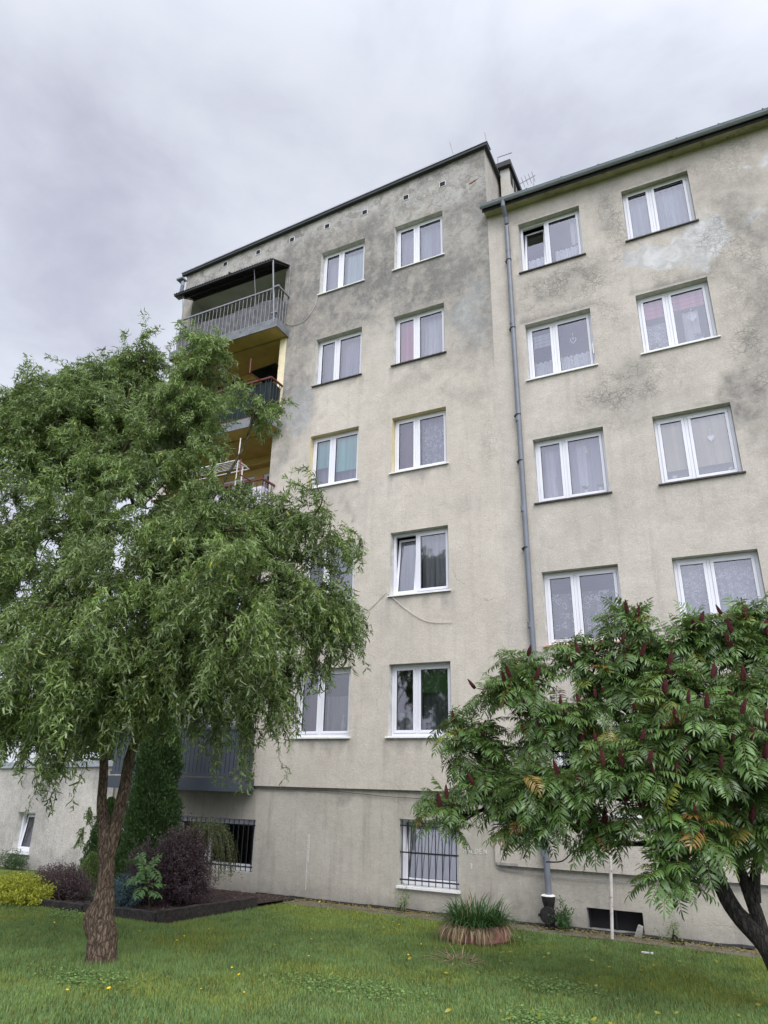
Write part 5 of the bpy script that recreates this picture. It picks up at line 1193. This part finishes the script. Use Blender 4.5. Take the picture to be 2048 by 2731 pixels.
# timber edging of the bed
def beam(a, b, w, h, name, label):
    a = Vector(a); b = Vector(b); t = (b-a).normalized(); s = Vector((-t.y, t.x, 0)).normalized()*w/2; mb = MB(); n = 14; ks = []
    for i in range(n+1):
        p = a.lerp(b, i/n); j = random.uniform(-.008, .008); z0 = gz(p.x, p.y)-.05; z1 = gz(p.x, p.y)+h+j
        mb.v += [(p.x-s.x, p.y-s.y, z0), (p.x+s.x, p.y+s.y, z0), (p.x+s.x, p.y+s.y, z1+random.uniform(-.004, .004)), (p.x-s.x, p.y-s.y, z1)]
    for i in range(n):
        k = 4*i
        for q in range(4): mb.f.append((k+q, k+(q+1) % 4, k+4+(q+1) % 4, k+4+q)); mb.m.append(0)
    mb.f += [(3, 2, 1, 0), (4*n, 4*n+1, 4*n+2, 4*n+3)]; mb.m += [0, 0]
    o = mb.build(name, WOODT); tag(o, label, 'timber beam', 'timber edging of the shrub bed'); return o

beam((cA.x+.0, cA.y, 0), (cB.x, cB.y, 0), .12, .17, 'timber_beam', 'dark weathered timber beam running back toward the wall at the right of the bed')
beam((cA.x-.07, cA.y+.02, 0), (cA.x*.45+cC.x*.55, cA.y*.45+cC.y*.55, 0), .10, .14, 'timber_beam', 'dark timber beam along the front of the bed right of the willow trunk')
beam((cA.x*.44+cC.x*.56, cA.y*.44+cC.y*.56, 0), (cC.x, cC.y, 0), .10, .12, 'timber_beam', 'dark timber beam along the front of the bed left of the willow trunk')
mb = MB(); poly = [(cA.x, cA.y+.08), (cB.x-.05, cB.y), (cB.x-.05, -.02), (cC.x, -.02), (cC.x, cC.y+.04)]
k = len(poly); mb.v = [(a, b, gz(a, b)+.05) for a, b in poly]; mb.f = [tuple(range(k))]; mb.m = [0]; tag(mb.build('bed_soil', SOIL), kind='structure')
for px, py, lb in ((183, 1935, 'larger white stone lying in the bed left of the willow trunk'), (187, 1950, 'smaller white stone at the timber edge left of the willow trunk')):
    p = gp_(px, py, -2.6); mb = MB(); mb.tube([(p.x-.05, p.y, p.z+.10), (p.x, p.y, p.z+.13), (p.x+.05, p.y, p.z+.15)], [.02, .04, .015], 6, wob=.3); tag(mb.build('stone', WHITES), lb, 'stone', 'white stones in the bed')
# ------------------------------------------------------------------ tyre planter
tp = onground(1009, 2042); tp = Vector((tp.x, tp.y+.42, gz(0, tp.y+.42))); Rm = .455
PLN = empty('tyre_planter', 'pink painted car tyre planter overgrown with green strap leaves', 'planter', None, tp)
mb = MB(); n, m_ = 72, 14
for i in range(n):
    a = 2*math.pi*i/n
    for j in range(m_):
        b = 2*math.pi*j/m_; cr_ = .115; sq = .75; rx_ = cr_*abs(math.cos(b))**sq*math.copysign(1, math.cos(b)); rz_ = .115*abs(math.sin(b))**sq*math.copysign(1, math.sin(b))
        gro = -.010 if (math.cos(b) > .4 and ((i+(1 if j % 2 else 0)) % 4 < 2)) else 0
        mb.v.append((tp.x+(Rm-.115+rx_+gro)*math.cos(a), tp.y+(Rm-.115+rx_+gro)*math.sin(a), tp.z+.115+rz_))
for i in range(n):
    for j in range(m_): mb.f.append((i*m_+j, ((i+1) % n)*m_+j, ((i+1) % n)*m_+(j+1) % m_, i*m_+(j+1) % m_)); mb.m.append(0)
ws(PLN, mb.build('tyre', TIREP, PLN, smooth=False))
mb = MB(); mb.tube([(tp.x, tp.y, tp.z+.02), (tp.x, tp.y, tp.z+.19)], Rm-.16, 24); ws(PLN, mb.build('soil', SOIL, PLN))
def blades(name, base, n, rr, L, w, mat, parent, out=.6, seg=6, drop=.16, tt=None, zoff=0, ring=None, upv=1.0, clump=False):
    a = rng.uniform(0, 6.28, n)
    if clump: a = np.concatenate([rng.normal(4.1, .35, n//3), rng.normal(5.0, .25, n//4), rng.uniform(0, 6.28, n-n//3-n//4)])
    if True: pass
    u = np.sqrt(rng.random(n)) if ring is None else rng.uniform(ring, 1, n); p = np.stack([base[0]+np.cos(a)*u*rr, base[1]+np.sin(a)*u*rr, np.full(n, base[2]+zoff)], 1)
    a2 = a+rng.normal(size=n)*.7; o_ = rng.uniform(.15, 1, n)*out; d = np.stack([np.cos(a2)*o_, np.sin(a2)*o_, np.full(n, upv)], 1); d = unit(d); L_ = rng.uniform(L*.6, L*1.15, n); side = unit(np.cross(d, np.array([0, 0, 1.0])+.001)); V = []
    for i in range(seg+1):
        f = i/seg; ww = w*(.7+.5*math.sin(math.pi*min(1, f*1.1)))*(1-f**3)+.0006
        V.append(np.stack([p-side*ww/2, p+side*ww/2], 1)); d = unit(d+np.array([0, 0, -1])*drop*(.4+1.5*f)); p = p+d*(L_/seg)[:, None]
        p[:, 2] = np.maximum(p[:, 2], gz(0, base[1])+.01)
    V = np.stack(V, 1).reshape(-1, 3); b = (np.arange(n)*(seg+1)*2)[:, None, None]+(np.arange(seg)*2)[None, :, None]; Q = (b+np.array([0, 1, 3, 2])[None, None]).reshape(-1, 4)
    tt = tint(n, .5, .25) if tt is None else tt
    return npmesh(name, V, [Q], mat, parent, np.repeat(tt, (seg+1)*2, 0))
blades('strap_leaves', tp, 520, .36, .50, .017, L_LILY, PLN, .95, zoff=.16, drop=.30)
blades('tall_stalks', tp, 14, .34, .62, .008, L_DRY, PLN, .45, zoff=.16, drop=.12)
blades('dry_leaves', tp, 190, .43, .32, .013, L_DRY, PLN, 1.0, zoff=.20, ring=.86, drop=.75, upv=.35, clump=True)
# ------------------------------------------------------------------ vent pole, weeds, debris
q = onground(1322, 2030); tpq = Y_ = at(1322, 1815, q.y)
e = empty('rusty_pole', 'thin white rust-streaked metal pole standing in the lawn before the cellar window', 'pole', None, q)
mb = MB(); mb.tube([(q.x, q.y, q.z-.05), (tpq.x, q.y, tpq.z+.35)], .024, 12); ws(e, mb.build('tube', RUSTW, e)); mb = MB(); mb.tube([(tpq.x, q.y, tpq.z+.35), (tpq.x, q.y, tpq.z+.37)], .028, 12); ws(e, mb.build('cap', RUSTW, e))
mb = MB(); c_ = at(1380, 2015, -.02); mb.hexa([(c_.x-.10, -.05, c_.z-.13), (c_.x+.02, -.05, c_.z-.15), (c_.x+.02, .06, c_.z-.15), (c_.x-.10, .06, c_.z-.13), (c_.x+.0, -.05, c_.z+.10), (c_.x+.07, -.05, c_.z+.08), (c_.x+.07, .06, c_.z+.08), (c_.x+.0, .06, c_.z+.10)])
tag(mb.build('concrete_chunk', CONC), 'broken pebbly concrete chunk leaning in the corner of the cellar window', 'rubble')
bush('weed', 'leafy green weed growing beside the cast iron downpipe foot', Vector((-2.98, -.14, gz(0, -.14))), .14, .10, .28, L_LILY, 500, .04, .02, 6, cat='weed')
bush('weed', 'pale sparse weed at the wall foot right of the cellar window', Vector((-1.35, -.2, gz(0, -.2))), .13, .08, .26, L_WIL, 260, .035, .012, 6, cat='weed')
bush('weed', 'small pale weed at the wall foot left of the tyre planter', Vector((at(880, 1965).x, -.15, gz(0, -.15))), .13, .08, .24, L_WIL, 260, .035, .012, 6, cat='weed')
p = onground(1175, 2052)
p = onground(1395, 2063); mb = MB(); mb.box(p.x-.05, p.x+.05, p.y-.02, p.y+.02, p.z+.02, p.z+.035); mb.box(p.x+.07, p.x+.10, p.y-.03, p.y+.01, p.z+.02, p.z+.04); tag(mb.build('litter', WHITES), 'scrap of white litter lying on the lawn edge near the cellar window', 'litter')
# dry flattened clump in front of the planter
p = onground(985, 2078); e = empty('dry_leaf_clump', 'flattened clump of dry brown stalks on the lawn before the tyre planter', 'dry stalks', None, p)
blades('stalks', (p.x, p.y, p.z), 110, .22, .28, .008, L_DRY, e, 1.6, zoff=.01, drop=.10, upv=.25)
# ------------------------------------------------------------------ dandelions
dm = MB(); dm.tube([(0, 0, 0), (0, 0, .085)], .0018, 5); 
dh = MB()
for k in range(14): a = k*2*math.pi/14; dh.tube([(0, 0, .085), (.015*math.cos(a), .015*math.sin(a), .092)], [.004, .003], 4)
dh.tube([(0, 0, .083), (0, 0, .094)], [.006, .010], 8)
first = None
DL = [(182, 1978, 0), (362, 1964, 0), (350, 1966, 0), (588, 1988, 0), (695, 1960, 1), (708, 1971, 0), (788, 1985, 0), (826, 2010, 0), (862, 2005, 0), (850, 1998, 0), (672, 2038, 0), (665, 2075, 0), (590, 2047, 0), (500, 2100, 0), (519, 2118, 0), (525, 2155, 0), (436, 2146, 0), (235, 2158, 1), (140, 2155, 0), (115, 2000, 0), (640, 1962, 0), (1096, 2040, 0), (395, 2030, 0), (452, 2012, 0), (378, 2042, 0), (990, 2040, 0), (215, 2130, 0), (800, 2020, 0), (770, 1975, 0), (300, 2020, 0), (910, 2045, 0), (880, 2070, 0)]
for (px, py, big) in DL:
    p = onground(px, py+4); o = bpy.data.objects.new('dandelion', None); C.objects.link(o); o.location = p; s_ = (1.25 if big else .72)*random.uniform(.8, 1.15); o.scale = (s_,)*3; o.rotation_euler = (random.uniform(-.3, .3), random.uniform(-.3, .3), 0)
    tag(o, {(695, 1960): 'largest open dandelion, in the far lawn below the grey basement wall', (235, 2158): 'large open dandelion in the foreground lawn, nearest the lower left corner'}.get((px, py), 'small yellow dandelion flower standing in the lawn'), 'flower', 'dandelions in the lawn')
    if first is None: a_ = dm.build('stem', L_LILY, o); b_ = dh.build('flower_head', YELF, o); first = (a_, b_)
    else:
        for src in first: c_ = src.copy(); C.objects.link(c_); c_.parent = o
# ------------------------------------------------------------------ grass
def grass():
    N = 600000; u = rng.random(N*2)
    y = -9.6+ (9.25)*rng.random(N*2); x = -17+20*rng.random(N*2)
    # keep what the lens and a step to the side could see, thin out with distance
    rel_ = y+DIST; keep = (x > -rel_*1.35-1.2) & (x < rel_*.16+1.4) & (rng.random(N*2) < np.clip(6.5/rel_, .25, 1))
    inbed = (y > cA.y+.05) & (x < cA.x+.1+(cB.x-cA.x)*(y-cA.y)/(cB.y-cA.y)) & (x > cC.x)
    apr = y > -.42-.25*fbm(x*1.5, y*0, 8); intyre = (x-tp.x)**2+(y-tp.y)**2 < (Rm-.02)**2
    k = keep & ~inbed & ~intyre & ~apr; x, y = x[k], y[k]; n = len(x)
    cl = fbm(x*1.1, y*1.1, 71); c2 = fbm(x*4, y*4, 72); dry = np.clip((fbm(x*.9+4, y*.9, 73)-.47)*5, 0, 1)
    h = (.014+.030*cl+.020*c2)*rng.uniform(.6, 1.4, n); 
    near = np.exp(-((x-wb.x)**2+(y-wb.y)**2)/.25); h *= 1+1.2*near
    a = rng.uniform(0, 6.28, n); ln = rng.uniform(.1, .9, n)*h; w = rng.uniform(.0028, .0055, n)*(1+.06*(y+DIST))
    z = -1.62-.055*(np.clip(y, -12.6, 0)+12.6); B0 = np.stack([x, y, z-.003], 1)
    s = np.stack([-np.sin(a), np.cos(a), a*0], 1)*w[:, None]*.5; t = np.stack([np.cos(a)*ln, np.sin(a)*ln, h], 1)
    V = np.stack([B0-s, B0+s, B0+t*.55+s*.7+np.array([0, 0, .1])*h[:, None], B0+t*.55-s*.7+np.array([0, 0, .1])*h[:, None], B0+t], 1).reshape(-1, 3)
    b = (np.arange(n)*5)[:, None]; Q = b+np.array([[0, 1, 2, 3]]); T = b+np.array([[3, 2, 4]])
    tn = np.stack([np.clip(.55+1.3*(c2-.5)-.8*(cl-.5)+rng.normal(size=n)*.2, 0, 1), (rng.random(n) < .03)*.5, np.clip(dry*.35*rng.random(n)*1.6+(rng.random(n) < .08)*.6, 0, .9), np.ones(n)], 1)
    o = npmesh('grass', V, [Q, T], L_GRASS, None, np.repeat(tn, 5, 0)); tag(o, 'short green lawn grass with drier yellowish patches', 'grass', kind='stuff')
grass()
# clover and broad-leaved patches
n = 5200; cx = rng.normal(size=n); CP = [(-3.9, -5.6, .8, .35), (-6.0, -6.9, .5, .3), (-1.9, -5.6, .35, .25), (-2.2, -4.2, .5, .3), (-9.4, -4.2, .7, .4)]; P = []
for (x_, y_, sx, sy_) in CP: P.append(np.stack([x_+rng.normal(size=n//5)*sx*.5, y_+rng.normal(size=n//5)*sy_*.5, np.zeros(n//5)], 1))
P = np.concatenate(P); P[:, 2] = -1.62-.055*(np.clip(P[:, 1], -12.6, 0)+12.6)+rng.uniform(.015, .055, len(P)); a = rng.uniform(0, 6.28, len(P))
o = leaves('clover', P, np.stack([np.cos(a), np.sin(a), rng.uniform(-.1, .5, len(P))], 1), rng.uniform(.02, .04, len(P)), rng.uniform(.014, .024, len(P)), L_GRASS, None, tint(len(P), .45, .2), .3, 0, nrm=np.tile([0, 0, 1.0], (len(P), 1))+rng.normal(size=(len(P), 3))*.3)
tag(o, 'patches of broad-leaved clover in the lawn', 'ground cover', kind='stuff')
# fallen orange leaves
m_ = 90; x_ = rng.uniform(-4, .3, m_); y_ = rng.uniform(-6, -1.2, m_); P = np.stack([x_, y_, -1.62-.055*(y_+12.6)+.045], 1); tt_ = tint(m_, .6, .2); tt_[:, 2] = .8; tt_[:, 1] = (rng.random(m_) < .4)*.7
tag(leaves('fallen_leaves', P, rng.normal(size=(m_, 3))*np.array([1, 1, .2]), rng.uniform(.04, .08, m_), rng.uniform(.015, .03, m_), L_SUM, None, tt_, .4), 'scattered fallen yellow and orange sumac leaves on the lawn', 'leaf litter', kind='stuff')
# ------------------------------------------------------------------ trees beyond the annex
def bigtree(name, label, base, h, r, n, group):
    e = empty(name, label, 'tree', group, base); cs = []
    for i in range(16):
        a = random.uniform(0, 6.28); t = random.uniform(.35, 1); rr_ = r*(1-.5*abs(t-.55)); cs.append((np.array([base[0]+math.cos(a)*rr_*.6, base[1]+math.sin(a)*rr_*.6, base[2]+h*t*.92]), r*random.uniform(.30, .5)))
    P = []
    for c, q in cs:
        p, d = inside(n//16, c, np.array([q, q, q*.8]), .4); P.append(p)
    P = np.concatenate(P); m_ = len(P); foliage(e, L_BGT, P, rng.normal(size=(m_, 3))+np.array([0, 0, -.3]), rng.uniform(.12, .22, m_), rng.uniform(.07, .11, m_), tint(m_, .45, .25), 'crown')
    mb = MB(); b_ = Vector(base); mb.tube([b_, b_+Vector((0, 0, h*.5)), b_+Vector((.2, 0, h*.9))], [r*.09, r*.06, r*.02], 8)
    for c, q in cs: mb.tube([b_+Vector((0, 0, h*.35)), Vector(c)], [r*.035, r*.012], 6)
    ws(e, mb.build('trunk', BARK_S, e))
for i, (x, y, h, r, lab) in enumerate(((-31, 14, 8.5, 3.2, 'dark leafy tree behind the annex at the left edge'), (-26.5, 12, 7.4, 2.8, 'dark leafy tree behind the annex, second from the left edge'), (-22, 11.5, 7.0, 2.8, 'dark leafy tree behind the annex, nearest the tall block'))):
    bigtree('leafy_tree', lab, (x, y, -2.35), h, r, 9000, 'trees beyond the annex')

m_ = 5200; x_ = rng.uniform(cC.x, cB.x, m_); y_ = rng.uniform(cA.y, -.05, m_); k = (x_ < cA.x+(cB.x-cA.x)*(y_-cA.y)/(cB.y-cA.y)-.08); x_, y_ = x_[k], y_[k]; m_ = len(x_)
P = np.stack([x_, y_, -1.62-.055*(y_+12.6)+.056], 1); tt_ = tint(m_, .4, .3); tt_[:, 1] = rng.uniform(.0, .12, m_); 
tag(leaves('bark_mulch', P, rng.normal(size=(m_, 3))*np.array([1, 1, .25]), rng.uniform(.02, .06, m_), rng.uniform(.008, .02, m_), L_BARB, None, tt_, .3), 'loose brown bark and dead leaves covering the shrub bed', 'mulch', kind='stuff')
m_ = 2600; x_ = rng.uniform(-9, 1.5, m_); y_ = -.02-np.abs(rng.normal(size=m_))*.28; P = np.stack([x_, y_, -1.62-.055*(y_+12.6)+.045], 1); tt_ = tint(m_, .6, .3); tt_[:, 2] = .4
tag(leaves('wall_foot_debris', P, rng.normal(size=(m_, 3))*np.array([1, 1, .3]), rng.uniform(.02, .07, m_), rng.uniform(.005, .016, m_), L_SPI, None, tt_, .3), 'dry twigs and leaf scraps lying along the foot of the wall', 'leaf litter', kind='stuff')

e = empty('sprouting_weed', 'small wispy weed sprouting from the left end of the top balcony slab', 'weed', None, (SX0-.02, SY+.02, slabz(4)+.06))
mb = MB()
for k_ in range(9):
    a = random.uniform(-.8, .5); mb.tube([(0, 0, 0), (a*.12-.03, -.02, .12), (a*.3-.05, -.03, .22+random.uniform(0, .10))], .004, 4)
mb.build('stems', BARK_WG, e); P = np.stack([SX0-.05+rng.normal(size=60)*.09, np.full(60, SY-.01)+rng.normal(size=60)*.03, slabz(4)+.16+rng.random(60)*.2], 1)
leaves('leaves', P, rng.normal(size=(60, 3)), rng.uniform(.02, .04, 60), np.full(60, .012), L_SPI, e, tint(60, .5, .2), .3)
